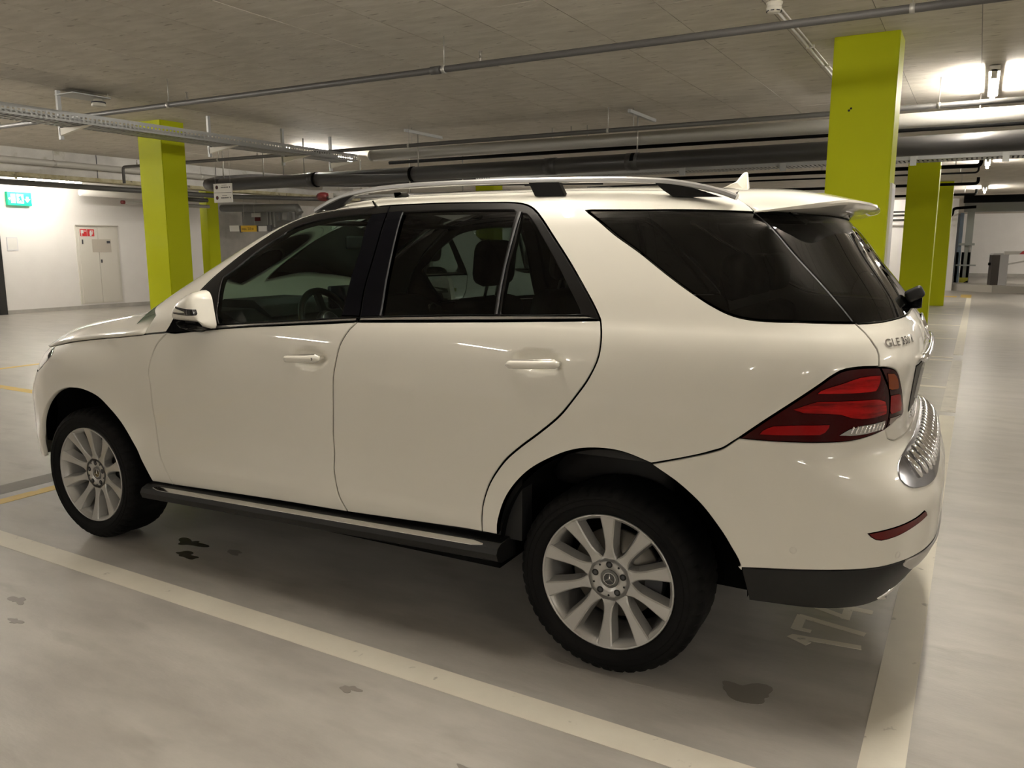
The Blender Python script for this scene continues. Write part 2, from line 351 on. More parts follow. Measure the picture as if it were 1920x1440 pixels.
def seg(name, rev=False, a=None, b=None, smooth=True):
    P = UV[name] if isinstance(name, str) else name
    P = P[a:b]
    if smooth and len(P) > 2: P = catmull(P, 12)
    P = resample(P); return P[::-1] if rev else P
def loop(*segs):
    out = []
    for s in segs:
        for p in np.atleast_2d(np.array(s, float)):
            if not out or np.linalg.norm(out[-1]-p) > .004: out.append(p)
    if np.linalg.norm(out[0]-out[-1]) < .004: out.pop()
    return np.array(out)
def straight(*pts): return resample(pts)
def area(P): x, y = P[:, 0], P[:, 1]; return .5*np.sum(x*np.roll(y, -1)-y*np.roll(x, -1))
def inset(P, g):
    e = np.roll(P, -1, 0)-P; e /= np.linalg.norm(e, axis=1)[:, None]+1e-12; n = np.stack([-e[:, 1], e[:, 0]], 1)
    if area(P) < 0: n = -n
    m = n+np.roll(n, 1, 0); k = np.maximum((m*m).sum(1)/2, .35); return P+g*m/k[:, None], -m/np.linalg.norm(m+1e-12, axis=1)[:, None]
def inside(P, Q):
    x, y = Q[:, 0], Q[:, 1]; r = np.zeros(len(Q), bool); a = P; b = np.roll(P, -1, 0)
    for (x0, y0), (x1, y1) in zip(a, b):
        c = ((y0 > y) != (y1 > y)); r ^= c & (x < (x1-x0)*(y-y0)/((y1-y0) if y1 != y0 else 1e-12)+x0)
    return r
def dist_to(P, Q):
    D = np.full(len(Q), 9.); b = np.roll(P, -1, 0)
    for p, q in zip(P, b):
        d = q-p; l = d@d+1e-15; t = np.clip(((Q-p)@d)/l, 0, 1); D = np.minimum(D, np.linalg.norm(Q-p-t[:, None]*d, axis=1))
    return D
def SS(S, u, v):
    u = np.asarray(u, float); neg = (u < 0) | (u > S.L); uu = np.abs(u); uu = np.where(uu > S.L, 2*S.L-uu, uu)
    p = S(uu, v); p[..., 1] = np.where(neg, -p[..., 1], p[..., 1]); return p
def dents(S, p):            # shallow cups pressed into the doors behind the handles
    for cx, cz, rx, rz in ((-1.315, 1.086, .115, .048), (-.265, 1.142, .12, .05)):
        r = np.hypot((p[..., 0]-cx)/rx, (p[..., 2]-cz)/rz); d = .024*sm(-r, -1.0, -.35)
        p[..., 1] += np.where(p[..., 1] < 0, d, -d)
    return p
def surf(S, uv, off=0.):
    uv = np.asarray(uv, float); h = 2e-3
    f = lambda u, v: dents(S, SS(S, u, v))
    p = f(uv[:, 0], uv[:, 1]); du = f(uv[:, 0]+h, uv[:, 1])-f(uv[:, 0]-h, uv[:, 1]); dv = f(uv[:, 0], uv[:, 1]+h)-f(uv[:, 0], uv[:, 1]-h)
    n = np.cross(dv, du); n /= np.linalg.norm(n, axis=1)[:, None]+1e-12
    return p+n*np.asarray(off).reshape(-1, 1) if np.ndim(off) else p+n*off, n
def panel_data(S, outline, holes=(), gap=.0022, off=0., depth=.022, grid=.028, edge=.003):
    P0, e0 = inset(outline, gap); loops0 = [P0]; es = [e0]
    for h in holes: a, b = inset(h, -gap); loops0.append(a); es.append(-b)
    loops1 = [inset(P0, edge)[0]]+[inset(h, -edge)[0] for h in loops0[1:]]
    pts = []; edges = []; 
    for l in loops1:
        b = len(pts); pts += list(l); edges += [(b+i, b+(i+1) % len(l)) for i in range(len(l))]
    lo = loops1[0].min(0); hi = loops1[0].max(0)
    gx, gy = np.meshgrid(np.arange(lo[0]+grid*.5, hi[0], grid), np.arange(lo[1]+grid*.5, hi[1], grid), indexing='ij'); Q = np.stack([gx.ravel(), gy.ravel()], 1)
    if len(Q):
        k = inside(loops1[0], Q)
        for h in loops1[1:]: k &= ~inside(h, Q)
        Q = Q[k]
        if len(Q):
            k = np.ones(len(Q), bool)
            for l in loops1: k &= dist_to(l, Q) > grid*.45
            pts += list(Q[k])
    r = delaunay_2d_cdt([Vector((float(a), float(b))) for a, b in pts], edges, [], 0, 1e-6)
    V = np.array([tuple(p) for p in r[0]]); F = np.array([f for f in r[2]])
    c = V[F].mean(1); k = inside(loops1[0], c)
    for h in loops1[1:]: k &= ~inside(h, c)
    F = F[k]
    X, Nn = surf(S, V, off); verts = [X]; nors = [Nn]; faces = [(int(a), int(c_), int(b)) for a, b, c_ in F]; cnt = len(X)
    for l0, l1, e in zip(loops0, loops1, es):
        x1, n1 = surf(S, l1, off); x0, n0 = surf(S, l0, off); ed = x0-x1; ed /= np.linalg.norm(ed, axis=1)[:, None]+1e-9
        a = x1; b = x0-n0*.002; c2 = x0-n0*depth; n = len(l0); nb = (n0+ed*1.1); nb /= np.linalg.norm(nb, axis=1)[:, None]
        verts += [a, b, c2]; nors += [n1, nb, ed]
        for i in range(n):
            j = (i+1) % n
            for o in (0, n): faces.append((cnt+o+i, cnt+o+n+i, cnt+o+n+j, cnt+o+j))
        cnt += 3*n
    return np.vstack(verts), faces, np.vstack(nors)
def put(name, data, m, parent, mirror=False):
    V, F, Nn = data
    if mirror: V = V*[1, -1, 1]; Nn = Nn*[1, -1, 1]; F = [f[::-1] for f in F]
    me = bpy.data.meshes.new(name); me.from_pydata([tuple(p) for p in V.tolist()], [], F)
    me.polygons.foreach_set('use_smooth', [True]*len(F)); me.update()
    me.normals_split_custom_set_from_vertices([tuple(n) for n in Nn.tolist()])
    return link(name, me, m, parent)
def panel(name, S, outline, m, parent, both=True, **k):
    d = panel_data(S, outline, **k); o = put(name, d, m, parent)
    if not both: return o, None
    return o, put(name, d, m, parent, True)
def symloop(half, centre='rear', S=None):      # half outline runs from one centre-line point to the other
    h = np.array(half); mir = h[::-1].copy(); mir[:, 0] = -mir[:, 0] if centre == 'rear' else 2*S.L-mir[:, 0]
    return loop(h, mir)

car = tag(empty('car', (0, 0, 0), .029103), 'white SUV with dark rear glass and silver roof rails parked in bay 174', 'car')
# body side: A pillar, roof edge, D pillar and rear quarter in one piece
side_out = loop(straight((4.032, 1.361), (3.93, 1.20), (3.901, 1.150)), straight((3.901, 1.150), (4.054, 1.129)), straight((4.054, 1.129), (4.098, 1.217), (4.24, 1.26)), straight((4.24, 1.26), (4.305, 1.40), (4.305, 1.68), (4.28, 1.74)),
    straight((4.28, 1.74), (4.20, 1.80), (4.05, 1.83), (.936, 1.83)), seg('roof_gap'), straight((.932, 1.692), (1.951, 1.681)), seg(UV['side_glass'][5:]+[UV['side_glass'][0]], True), seg('tailgate_gap'),
    seg('lamp_top_outer', True), seg('bumper_line', True), seg('rear_arch', True, 0, 9), straight((2.182, .474), (2.256, .470)), seg('door_rear', True), seg('black_outer', True))
panel('body_side', UP, side_out, 'paint', car)
# doors
front_out = loop(seg('door_front'), seg('sill_b'), seg('door_mid', True), seg('strip_bot', True, 0, 5))
rear_out = loop(seg('door_mid'), seg('sill_c'), seg('door_rear', True), seg('strip_bot', True, 4, None))
doors = {}
doors['f'] = panel('front_door', LOW, front_out, 'paint', car, grid=.014, gap=.0034, depth=.008)
doors['r'] = panel('rear_door', LOW, rear_out, 'paint', car, grid=.014, gap=.0034, depth=.008)
for k, o_ in (('f', front_out), ('r', rear_out)):
    d = panel_data(LOW, o_, off=-.03, gap=-.012, depth=.004, grid=.08)
    for i in (0, 1): put('gap_backing', d, 'liner', doors[k][i], bool(i))  # black sheet added behind each door so the shut gaps read dark
fg = loop(straight(*UV['front_glass'][0:2]), seg('front_glass', False, 1, 6), seg('front_glass', False, 5, 12), seg('front_glass', False, 11, None), straight(UV['front_glass'][-1], UV['front_glass'][0]))
rg = loop(straight(*UV['rear_glass'][0:3]), straight(*UV['rear_glass'][2:4]), straight(*UV['rear_glass'][3:8]), straight(*UV['rear_glass'][7:9]), straight(*UV['rear_glass'][8:]+[UV['rear_glass'][0]]))
rq = loop(straight(*UV['rear_quarter']+[UV['rear_quarter'][0]]))
frame_f = loop(seg('strip_top', False, 0, 3), straight((2.945, 1.256), (2.850, 1.262)), seg('b_gap', True), seg('black_outer', True, 0, 13), straight((4.032, 1.361), (3.93, 1.20), (3.901, 1.150)), straight((3.901, 1.150), (3.642, 1.180), (3.658, 1.195)))
frame_r = loop(seg('b_gap'), straight((2.850, 1.262), *UV['strip_top'][3:]), straight((1.839, 1.299), (1.806, 1.297)), seg('black_outer', True, 12, None))
for k, out, hs in (('f', frame_f, [fg]), ('r', frame_r, [rg, rq])):
    d = panel_data(UP, out, holes=hs, grid=.03, gap=.0015, depth=.03)
    for i in (0, 1): put('window_frame', d, 'black_satin', doors[k][i], bool(i))
for k, out, gl, cnt_ in (('f', fg, 'glass_front', .03), ('r', rg, 'glass_dark', .04), ('r', rq, 'glass_dark', .04)):
    d = panel_data(UP, out, gap=-.006, off=-.007, depth=.004, grid=cnt_)
    for i in (0, 1): put('window_glass', d, gl, doors[k][i], bool(i))
for k, top, bot in (('f', UV['strip_top'][0:3]+[(2.858, 1.262)], [(2.858, 1.2465), (2.993, 1.236), (3.438, 1.200), (3.642, 1.180)]), ('r', [(2.846, 1.263)]+UV['strip_top'][3:6], [(1.812, 1.297), (2.241, 1.2745), (2.846, 1.2475)])):
    d = panel_data(UP, loop(straight(*top), straight(*bot)), gap=.0015, off=.004, depth=.01, grid=.03)
    for i in (0, 1): put('belt_trim', d, 'satin_metal', doors[k][i], bool(i))
# gloss black B pillar covers and grey guide strips
d = panel_data(UP, loop(seg('b_gap'), straight((2.850, 1.264), (2.745, 1.272)), straight((2.745, 1.272), (2.764, 1.41), (2.778, 1.546), (2.793, 1.69), (2.80, 1.70)), straight((2.80, 1.70), (2.905, 1.695))), gap=.002, off=.003, depth=.006, grid=.04)
for i in (0, 1): put('pillar_cover', d, 'black_gloss', doors['r'][i], bool(i))
d = panel_data(UP, loop(seg('b_gap'), straight((2.850, 1.264), (2.950, 1.262)), straight((2.950, 1.262), (2.975, 1.41), (2.990, 1.541), (3.07, 1.69)), straight((3.07, 1.69), (2.905, 1.695))), gap=.002, off=.003, depth=.006, grid=.04)
for i in (0, 1): put('pillar_cover', d, 'black_gloss', doors['f'][i], bool(i))
for pts in ([(2.752, 1.272), (2.769, 1.41), (2.783, 1.546), (2.797, 1.688)], [(2.228, 1.298), (2.233, 1.378), (2.236, 1.468), (2.232, 1.594), (2.228, 1.678)]):
    q = loop(straight(*pts), straight(*[(a-.010, b) for a, b in pts[::-1]])); d = panel_data(UP, q, gap=0, off=.004, depth=.008, grid=.05, edge=.001)
    for i in (0, 1): put('guide_strip', d, 'grey_plastic', doors['r'][i], bool(i))
# fender, hood, headlight, front bumper
fender_out = loop(straight((3.954, 1.149), (4.115, 1.131)), seg('hood_line', True), seg('headlight_rear', True), straight((5.236, .867), (5.236, .395)), straight((5.236, .395), (5.10, .395)), seg('front_arch'), straight((4.150, .397), (3.999, .400)), seg('door_front', True))
panel('fender', LOW, fender_out, 'paint', car, gap=.0034)
FL = LOW.L
HE_u = [4.115, 4.392, 4.67, 4.897, 5.161, 5.40, 5.70, FL]; HE_v = [1.131, 1.098, 1.070, 1.048, 1.014, .985, .965, .955]
hood_edge = pchip(HE_u, HE_v)
d = panel_data(LOW, loop(seg('headlight_rear'), straight(*[(u, float(hood_edge(u))) for u in np.linspace(5.161, 5.66, 14)]), straight((5.66, .966), (5.64, .90), (5.40, .872), (5.236, .867))), gap=.003, depth=.03)
for i in (0, 1): put('headlight', d, 'headlight_glass', car, bool(i))
bump_f = symloop(loop(straight((FL, .955), (5.66, .966)), straight((5.66, .966), (5.64, .90), (5.40, .872), (5.236, .867)), straight((5.236, .867), (5.236, .395)), straight((5.236, .395), (5.5, .33), (FL, .30))), 'front', LOW)
fb, _ = panel('front_bumper', LOW, bump_f, 'paint', car, both=False, grid=.05)
gr, _ = panel('grille', LOW, symloop(loop(straight((FL, .93), (5.72, .935)), straight((5.72, .935), (5.78, .70)), straight((5.78, .70), (FL, .66))), 'front', LOW), 'black_satin', fb, both=False, off=.006, grid=.06)
for vv in (.76, .84):
    p, n = surf(LOW, [(u, vv) for u in np.linspace(5.78, 2*FL-5.78, 30)], .018); MB().tube(p, .014, 8).build('grille_bar', 'chrome', fb)
def hood_mesh():
    nu, nt = 70, 30; us = np.linspace(4.115, FL, nu); E = SS(LOW, us, hood_edge(us)); V = []; F = []
    zr = pchip([-3.80, -3.70, -3.55, -3.32, -3.0, -2.75, -2.4], [.94, .985, 1.05, 1.112, 1.166, 1.203, 1.235])
    for i, e in enumerate(E):
        s = i/(nu-1); c = np.array([-2.62-1.16*s**1.15, 0.]); 
        for j in range(nt+1):
            t = j/nt; xy = e[:2]*(1-t)+c*t; d = np.linalg.norm(xy-e[:2]); z = float(zr(xy[0]))-.025*(abs(xy[1])/.8)**2
            k = 1-math.exp(-(d/.11)**1.15); z = e[2]*(1-k)+max(z, e[2])*k; V.append((xy[0], xy[1], z))
    for i in range(nu-1):
        for j in range(nt): a = i*(nt+1)+j; F.append((a, a+1, a+nt+2, a+nt+1))
    b = len(V); V += [(x, -y, z) for x, y, z in V]; F += [tuple(b+k for k in f[::-1]) for f in F]
    return MB().add(V, F, True).build('hood', 'paint', car)
hd = hood_mesh(); mo = hd.modifiers.new('thickness', 'SOLIDIFY'); mo.thickness = .012; mo.offset = -1
bm = bmesh.new(); bm.from_mesh(hd.data); bmesh.ops.remove_doubles(bm, verts=bm.verts, dist=1e-4); bmesh.ops.recalc_face_normals(bm, faces=bm.faces); bm.to_mesh(hd.data); bm.free()
# windscreen, roof, rear glass, tailgate, bumper
UL = UP.L
ws = symloop(loop(straight((UL, 1.79), (4.62, 1.79), (4.305, 1.735)), straight((4.305, 1.735), (4.31, 1.40), (4.245, 1.26), (4.26, 1.14)), straight((4.26, 1.14), (UL, 1.14))), 'front', UP)
panel('windscreen', UP, ws, 'glass_front', car, both=False, gap=.002, depth=.005, grid=.05)
def grid_patch(name, S, u0, u1, v0, v1, nu, nv, m, off=0., both=True):
    uu, vv = np.meshgrid(np.linspace(u0, u1, nu), np.linspace(v0, v1, nv), indexing='ij'); P, n = surf(S, np.stack([uu.ravel(), vv.ravel()], 1), off)
    F = [(i*nv+j, i*nv+j+1, (i+1)*nv+j+1, (i+1)*nv+j) for i in range(nu-1) for j in range(nv-1)]
    V = P.tolist()
    if both: b = len(V); V += [(x, -y, z) for x, y, z in V]; F = F+[tuple(b+k for k in f[::-1]) for f in F]
    o = MB().add(V, F, True).build(name, m, car, fix=False)
    bm = bmesh.new(); bm.from_mesh(o.data); bmesh.ops.remove_doubles(bm, verts=bm.verts, dist=2e-4); bmesh.ops.recalc_face_normals(bm, faces=bm.faces); bm.to_mesh(o.data); bm.free()
    return o
grid_patch('roof', UP, .936, UL, 1.832, 2.459, 70, 16, 'paint')
grid_patch('headliner', UP, 1.05, 2.7, 1.78, 2.455, 30, 12, 'interior', -.05)
tg = symloop(loop(straight((0, 1.325), (.01, 1.325)), seg('tail_glass_bot', True), seg('tailgate_gap'), seg('lamp_inner_edge'), straight((.680, .966), (.655, .93), (.60, .915), (0, .905))))
tailgate, _ = panel('tailgate', UP, tg, 'paint', car, both=False)
tgl = symloop(loop(straight((0, 1.70), (.55, 1.70), (.930, 1.694)), straight((.930, 1.694), (.900, 1.600), (.869, 1.498), (.839, 1.386), (.818, 1.321)), seg('tail_glass_bot')))
panel('tail_glass', UP, tgl, 'glass_tail', tailgate, both=False, gap=.0025, depth=.006)
panel('tailgate_trim', UP, tg, 'interior', tailgate, both=False, off=-.06, grid=.08, depth=.004)
d = panel_data(UP, loop(straight(*UV['side_glass'][0:2]), straight(*UV['side_glass'][1:6]), seg(UV['side_glass'][5:]+[UV['side_glass'][0]])), gap=.002, depth=.006)
for i in (0, 1): put('quarter_glass', d, 'glass_tail', car, bool(i))
# tail lamps: outer unit on the body, inner unit on the tailgate
for i in (0, 1):
    lo = put('tail_lamp', panel_data(UP, loop(seg('lamp_top_outer'), seg('lamp_split', False), seg('lamp_bottom_outer')), gap=.0004, grid=.02, off=.002), 'lens_dark_red', car, bool(i))
    li = put('tail_lamp', panel_data(UP, loop(seg('lamp_inner_edge'), seg('lamp_split', True)), gap=.0015, grid=.02, off=.002), 'lens_dark_red', tailgate, bool(i))
    for k, par, m_ in (('a', lo, 'lens_bright_red'), ('b', lo, 'lens_bright_red'), ('c', lo, 'lens_red'), ('clear', lo, 'lens_clear'), ('amber', li, 'lens_amber'), ('inner_red', li, 'lens_red'), ('inner_smoke', li, 'lens_smoke')):
        nm = {'clear': 'reversing_lens', 'amber': 'indicator_lens', 'inner_smoke': 'reversing_lens'}.get(k, 'lamp_lens')
        put(nm, panel_data(UP, loop(straight(*LAMPS[k]+[LAMPS[k][0]])), gap=0, edge=.0015, off=.0036, depth=.0022, grid=.02), m_, par, bool(i))
    # clear lens ribs
    for q in range(9):
        u = .71+q*.017; p, n = surf(UP, [(u, .970), (u-.006, .992)], .0045); MB().tube(p*[1, -1 if i else 1, 1], .0035, 6).build('lens_rib', 'chrome', lo)
bump_r = symloop(loop(straight((0, .905), (.60, .915), (.655, .93), (.680, .966)), seg('lamp_bottom_outer'), seg('bumper_line', True), seg('rear_arch', False, 8, 14), seg('bumper_black')))
rb, _ = panel('rear_bumper', UP, bump_r, 'paint', car, both=False)
blk = symloop(loop(seg('bumper_black', True), seg('rear_arch', False, 13, None), straight((1.181, .397), (.70, .372), (.62, .36), (0, .355))))
panel('bumper_valance', UP, blk, 'black_plastic', rb, both=False, off=.001)
panel('load_sill', UP, symloop(loop(seg([(0, .893), (.30, .892), (.52, .888), (.66, .868), (.715, .845), (.737, .815), (.715, .790), (.64, .776), (.54, .772), (.3, .780), (0, .788)]))), 'chrome_darkened', rb, both=False, gap=0, off=.004, depth=.006)
for q in range(-11, 12):
    u = q*.062
    if abs(u) > .68: continue
    top = .882-.10*max(0, abs(u)-.5); p, n = surf(UP, [(u, top), (u, top-.02), (u, .83), (u, .815), (u, .803)], .007)
    MB().tube(p, [.005, .011, .013, .011, .005], 8).build('sill_rib', 'chrome', rb)
panel('bumper_trim', UP, symloop(loop(straight((0, .553), (.60, .553), (.735, .553)), straight((.735, .553), (.757, .538), (.66, .500), (.55, .495), (0, .495)))), 'satin_metal', rb, both=False, gap=0, off=.006, depth=.008)
panel('skid_plate', UP, symloop(loop(straight((0, .40), (.60, .415), (.66, .42)), straight((.66, .42), (.715, .395), (.66, .372), (.60, .364), (0, .36)))), 'chrome', rb, both=False, gap=0, off=.006, depth=.008)
for i in (0, 1):
    put('reflector', panel_data(UP, loop(straight(*UV['reflector']+[UV['reflector'][0]])), gap=0, off=.0025, depth=.006), 'reflector_red', rb, bool(i))
    for (u, v) in ((1.131, .589), (.788, .577)):
        p, n = surf(UP, [(u, v)]); p = p[0]*[1, -1 if i else 1, 1]; n = n[0]*[1, -1 if i else 1, 1]
        o = MB().lathe([(.0, .0012), (.0105, .0012), (.0112, .0), (.0112, -.004)], 24, 'z').build('parking_sensor', 'paint', rb)
        o.matrix_local = Matrix.Translation(Vector(p)) @ Vector(n).to_track_quat('Z', 'Y').to_matrix().to_4x4()
        r_ = MB().lathe([(.0114, .0010), (.0128, .0010), (.0128, -.004), (.0114, -.004)], 24, 'z', closed=True).build('sensor_ring', 'grey_plastic', rb); r_.matrix_local = o.matrix_local
for s in (-1, 1):
    MB().lathe([(.036, 0), (.040, -.01), (.040, -.16), (.034, -.16), (.032, -.02)], 24, 'x', (0, 0, 0)).build('exhaust_tip', 'chrome', rb).location = (.90, s*.56, .385)
# fuel-free left rear quarter; spoiler
def spoiler():
    gv = pchip([0, .10, .2, .35, .5, .7, .85, 1], [1.692, 1.715, 1.745, 1.79, 1.84, 2.0, 2.2, 2.459])
    Tt = [0, .16, .30, .45, .62, .82, 1]; TX = [.405, .545, .625, .688, .714, .729, .735]; TY = [-.640, -.622, -.597, -.53, -.42, -.21, 0]; TZ = [1.664, 1.681, 1.692, 1.7005, 1.701, 1.704, 1.705]
    tx, ty, tz = pchip(Tt, TX), pchip(Tt, TY), pchip(Tt, TZ); nt, ns = 40, 14; V = []; F = []; ts = np.linspace(0, 1, nt)
    G, _ = surf(UP, np.stack([np.full(nt, .933), gv(ts)], 1)); B, _ = surf(UP, np.stack([.925*(1-ts)**1.2, np.full(nt, 1.70)], 1))
    for i, t in enumerate(ts):
        T_ = np.array([float(tx(t)), float(ty(t)), float(tz(t))]); w = min(1, t/.25)
        for s_ in np.linspace(0, 1, ns):
            q = G[i]*(1-s_)+T_*s_; q[2] += .016*math.sin(PI*s_)*w; V.append(q)
        th = .004+.012*w; U = T_+np.array([-.004, 0, -th]); V += [T_+np.array([.003*w, 0, -th*.5]), U, U*.55+B[i]*.45+np.array([0, 0, -.006*w]), B[i]]
    n = ns+4
    F = [(i*n+j, i*n+j+1, (i+1)*n+j+1, (i+1)*n+j) for i in range(nt-1) for j in range(n-1)]
    b = len(V); V += [np.array((p[0], -p[1], p[2])) for p in V]; F += [tuple(b+k for k in f[::-1]) for f in F]
    o = MB().add(V, F, True).build('spoiler', 'paint', tailgate); bm = bmesh.new(); bm.from_mesh(o.data); bmesh.ops.remove_doubles(bm, verts=bm.verts, dist=2e-4); bmesh.ops.recalc_face_normals(bm, faces=bm.faces); bm.to_mesh(o.data); bm.free()
    e = o.modifiers.new('e', 'EDGE_SPLIT'); e.split_angle = .6
    return o
spoiler()
# bright glass edge between the quarter glass and the wrapped rear glass
GE = [(.929, 1.690), (.900, 1.600), (.869, 1.498), (.839, 1.386), (.819, 1.326)]
d = panel_data(UP, loop(straight(*[(a+.010, b) for a, b in GE]), straight(*[(a+.003, b) for a, b in GE[::-1]])), gap=0, off=.001, depth=.004, grid=.1, edge=.001)
for i in (0, 1): put('glass_edge', d, 'grey_plastic', tailgate, bool(i))
# sills: running boards with a bright strip
for s in (-1, 1):
    prof = [(.84, .425), (.955, .418), (.985, .405), (.995, .385), (.985, .357), (.95, .340), (.84, .335)]
    xs = np.linspace(-2.40, -.40, 21); V = [(x, s*y, z-.028+.055*(x+2.40)/2.0) for x in xs for y, z in prof]; n = len(prof)
    F = [(i*n+j, i*n+(j+1) % n, (i+1)*n+(j+1) % n, (i+1)*n+j) for i in range(20) for j in range(n)]+[tuple(range(n)), tuple(20*n+k for k in range(n))]
    rbd = MB().add(V, F).build('running_board', 'black_plastic', car)
    xs = np.linspace(-2.33, -.47, 40); V = []
    for x in xs:
        e = min(1, (x+2.33)/.05+.15, (-.47-x)/.05+.15); zz = -.028+.055*(x+2.40)/2.0
        V += [(x, s*(.975-.010*e), .4105+zz+.0045*e), (x, s*(.975-.010*e), .4135+zz+.0045*e), (x, s*(.975+.010*e), .4125+zz-.0055*e), (x, s*(.975+.010*e), .4095+zz-.0055*e)]
    F = [(i*4+j, i*4+(j+1) % 4, i*4+4+(j+1) % 4, i*4+4+j) for i in range(39) for j in range(4)]+[(0, 1, 2, 3), (156, 157, 158, 159)]
    MB().add(V, F).build('bright_strip', 'chrome', rbd)
    # roof rail
    top = [(-1.535, 1.712), (-1.46, 1.744), (-1.381, 1.770), (-1.29, 1.786), (-1.197, 1.797), (-.98, 1.807), (-.739, 1.809), (-.44, 1.806), (-.086, 1.797), (0, 1.792), (.108, 1.782), (.209, 1.764), (.295, 1.741), (.345, 1.722)]
    T_ = catmull(top, 6); d_ = np.gradient(T_, axis=0); d_ /= np.linalg.norm(d_, axis=1)[:, None]; nn = np.stack([d_[:, 1], -d_[:, 0]], 1); V = []; y0 = s*.628
    for p, q in zip(T_, nn):
        for dy, dz in ((-.012, 0), (.012, 0), (.017, .006), (.017, .015), (.012, .020), (-.012, .020), (-.017, .015), (-.017, .006)):
            V.append((p[0]+q[0]*dz, y0+dy, p[1]+q[1]*dz))
    k = 8; nT = len(T_); F = [(i*k+j, i*k+(j+1) % k, (i+1)*k+(j+1) % k, (i+1)*k+j) for i in range(nT-1) for j in range(k)]+[tuple(range(k)), tuple((nT-1)*k+j for j in range(k))]
    rl = MB().add(V, F).build('roof_rail', 'rail_metal', car)
    for poly in ([(-.452, 1.788), (-.325, 1.785), (-.298, 1.735), (-.425, 1.737)], [(.05, 1.772), (.12, 1.763), (.19, 1.748), (.29, 1.715), (.12, 1.720), (.085, 1.742)], [(-1.50, 1.708), (-1.38, 1.752), (-1.30, 1.768), (-1.33, 1.752), (-1.42, 1.70)]):
        MB().prism(poly, y0-.014, y0+.014, 'y').build('rail_foot', 'black_satin', rl)
# shark fin aerial
def fin():
    V = []; prof = [(.11, 1.765, .012), (.14, 1.787, .022), (.17, 1.800, .026), (.195, 1.812, .022), (.212, 1.838, .012), (.222, 1.850, .008), (.237, 1.850, .008), (.243, 1.80, .018), (.246, 1.765, .02)]
    m_ = MB()
    for sy in (-1, 1): V += [(x, sy*w, z) for x, z, w in prof]
    n = len(prof); m_.add(V, [tuple(range(n)), tuple(range(n, 2*n))]+[(i, i+1, n+i+1, n+i) for i in range(n-1)]); o = m_.build('roof_aerial', 'paint', car)
    b = o.modifiers.new('b', 'BEVEL'); b.width = .006; b.segments = 2
    return o
fin()
# door handles
for k, (ua, va, ub, vb) in (('f', (3.205, 1.078, 3.012, 1.092)), ('r', (2.140, 1.128, 1.930, 1.143))):
    t = np.linspace(0, 1, 15); uv = np.stack([ua+(ub-ua)*t, va+(vb-va)*t], 1); p, n = surf(LOW, uv)
    f = p.copy(); f[:, 1] = -.962-.014*np.sin(PI*t)**.6
    R = [.007]+[.0155]*13+[.008]
    for i in (0, 1):
        mi = np.array([1, -1 if i else 1, 1]); h = MB().tube(f*mi, R, 12).build('door_handle', 'paint', doors[k][i])
        up = f+np.array([0, .002, .0125]); MB().tube((up*mi)[1:-1], [.003]+[.0055]*5+[.007]*6+[.004], 8).build('handle_trim', 'satin_metal', h)
        if k == 'f': MB().lathe([(0, -.0025), (.0055, -.0025), (.006, 0)], 16, 'y').build('lock_cylinder', 'dark_hole', h).location = tuple((f[12]+np.array([0, -.0125, 0]))*mi)
        for e in (1, 13):
            q = f[e]*mi; MB().box(q+np.array([-.009, .008*mi[1], -.006]), q+np.array([.009, .055*mi[1], .006])).build('handle_mount', 'paint', h)
# folded door mirrors
def pillow(name, poly, y0, h, m_, parent, s, over=None, grid=.012, power=2.2, rim=.05):
    P = resample(np.array(poly+[poly[0]]), .01)[:-1]; lo, hi = P.min(0), P.max(0)
    gx, gy = np.meshgrid(np.arange(lo[0], hi[0], grid), np.arange(lo[1], hi[1], grid), indexing='ij'); Q = np.stack([gx.ravel(), gy.ravel()], 1); Q = Q[inside(P, Q)]; Q = Q[dist_to(P, Q) > grid*.5]
    A = np.vstack([P, Q]); n = len(P); r = delaunay_2d_cdt([Vector(map(float, a)) for a in A], [(i, (i+1) % n) for i in range(n)], [], 0, 1e-6)
    V2 = np.array([tuple(p) for p in r[0]]); F = [f for f in r[2] if inside(P, V2[list(f)].mean(0)[None])[0]]; D = np.minimum(dist_to(P, V2)/rim, 1); hh = h*(1-(1-D)**power)**(1/power)
    if over is not None:
        oP = resample(np.array(over+[over[0]]), .01)[:-1]; oD = np.minimum(dist_to(oP, V2)/.075, 1); hh = np.full(len(V2), .004)+.085*(1-(1-oD)**power)**(1/power)
    V = [(p[0], s*(y0-q), p[1]) for p, q in zip(V2, hh)]; b = len(V); V += [(p[0], s*(y0+.02), p[1]) for p in P]
    F = [tuple(f) for f in F]+[(i, (i+1) % n, b+(i+1) % n, b+i) for i in range(n)]+[tuple(b+k for k in range(n))]
    o = MB().add(V, F, True).build(name, m_, parent); e = o.modifiers.new('e', 'EDGE_SPLIT'); e.split_angle = 1.0; return o
mirror_poly = [(-2.044, 1.219), (-2.036, 1.262), (-2.018, 1.293), (-1.985, 1.320), (-1.925, 1.349), (-1.885, 1.355), (-1.862, 1.345), (-1.850, 1.320), (-1.843, 1.273), (-1.832, 1.205), (-1.838, 1.188), (-1.856, 1.188), (-1.862, 1.209), (-1.95, 1.212), (-2.02, 1.216)]
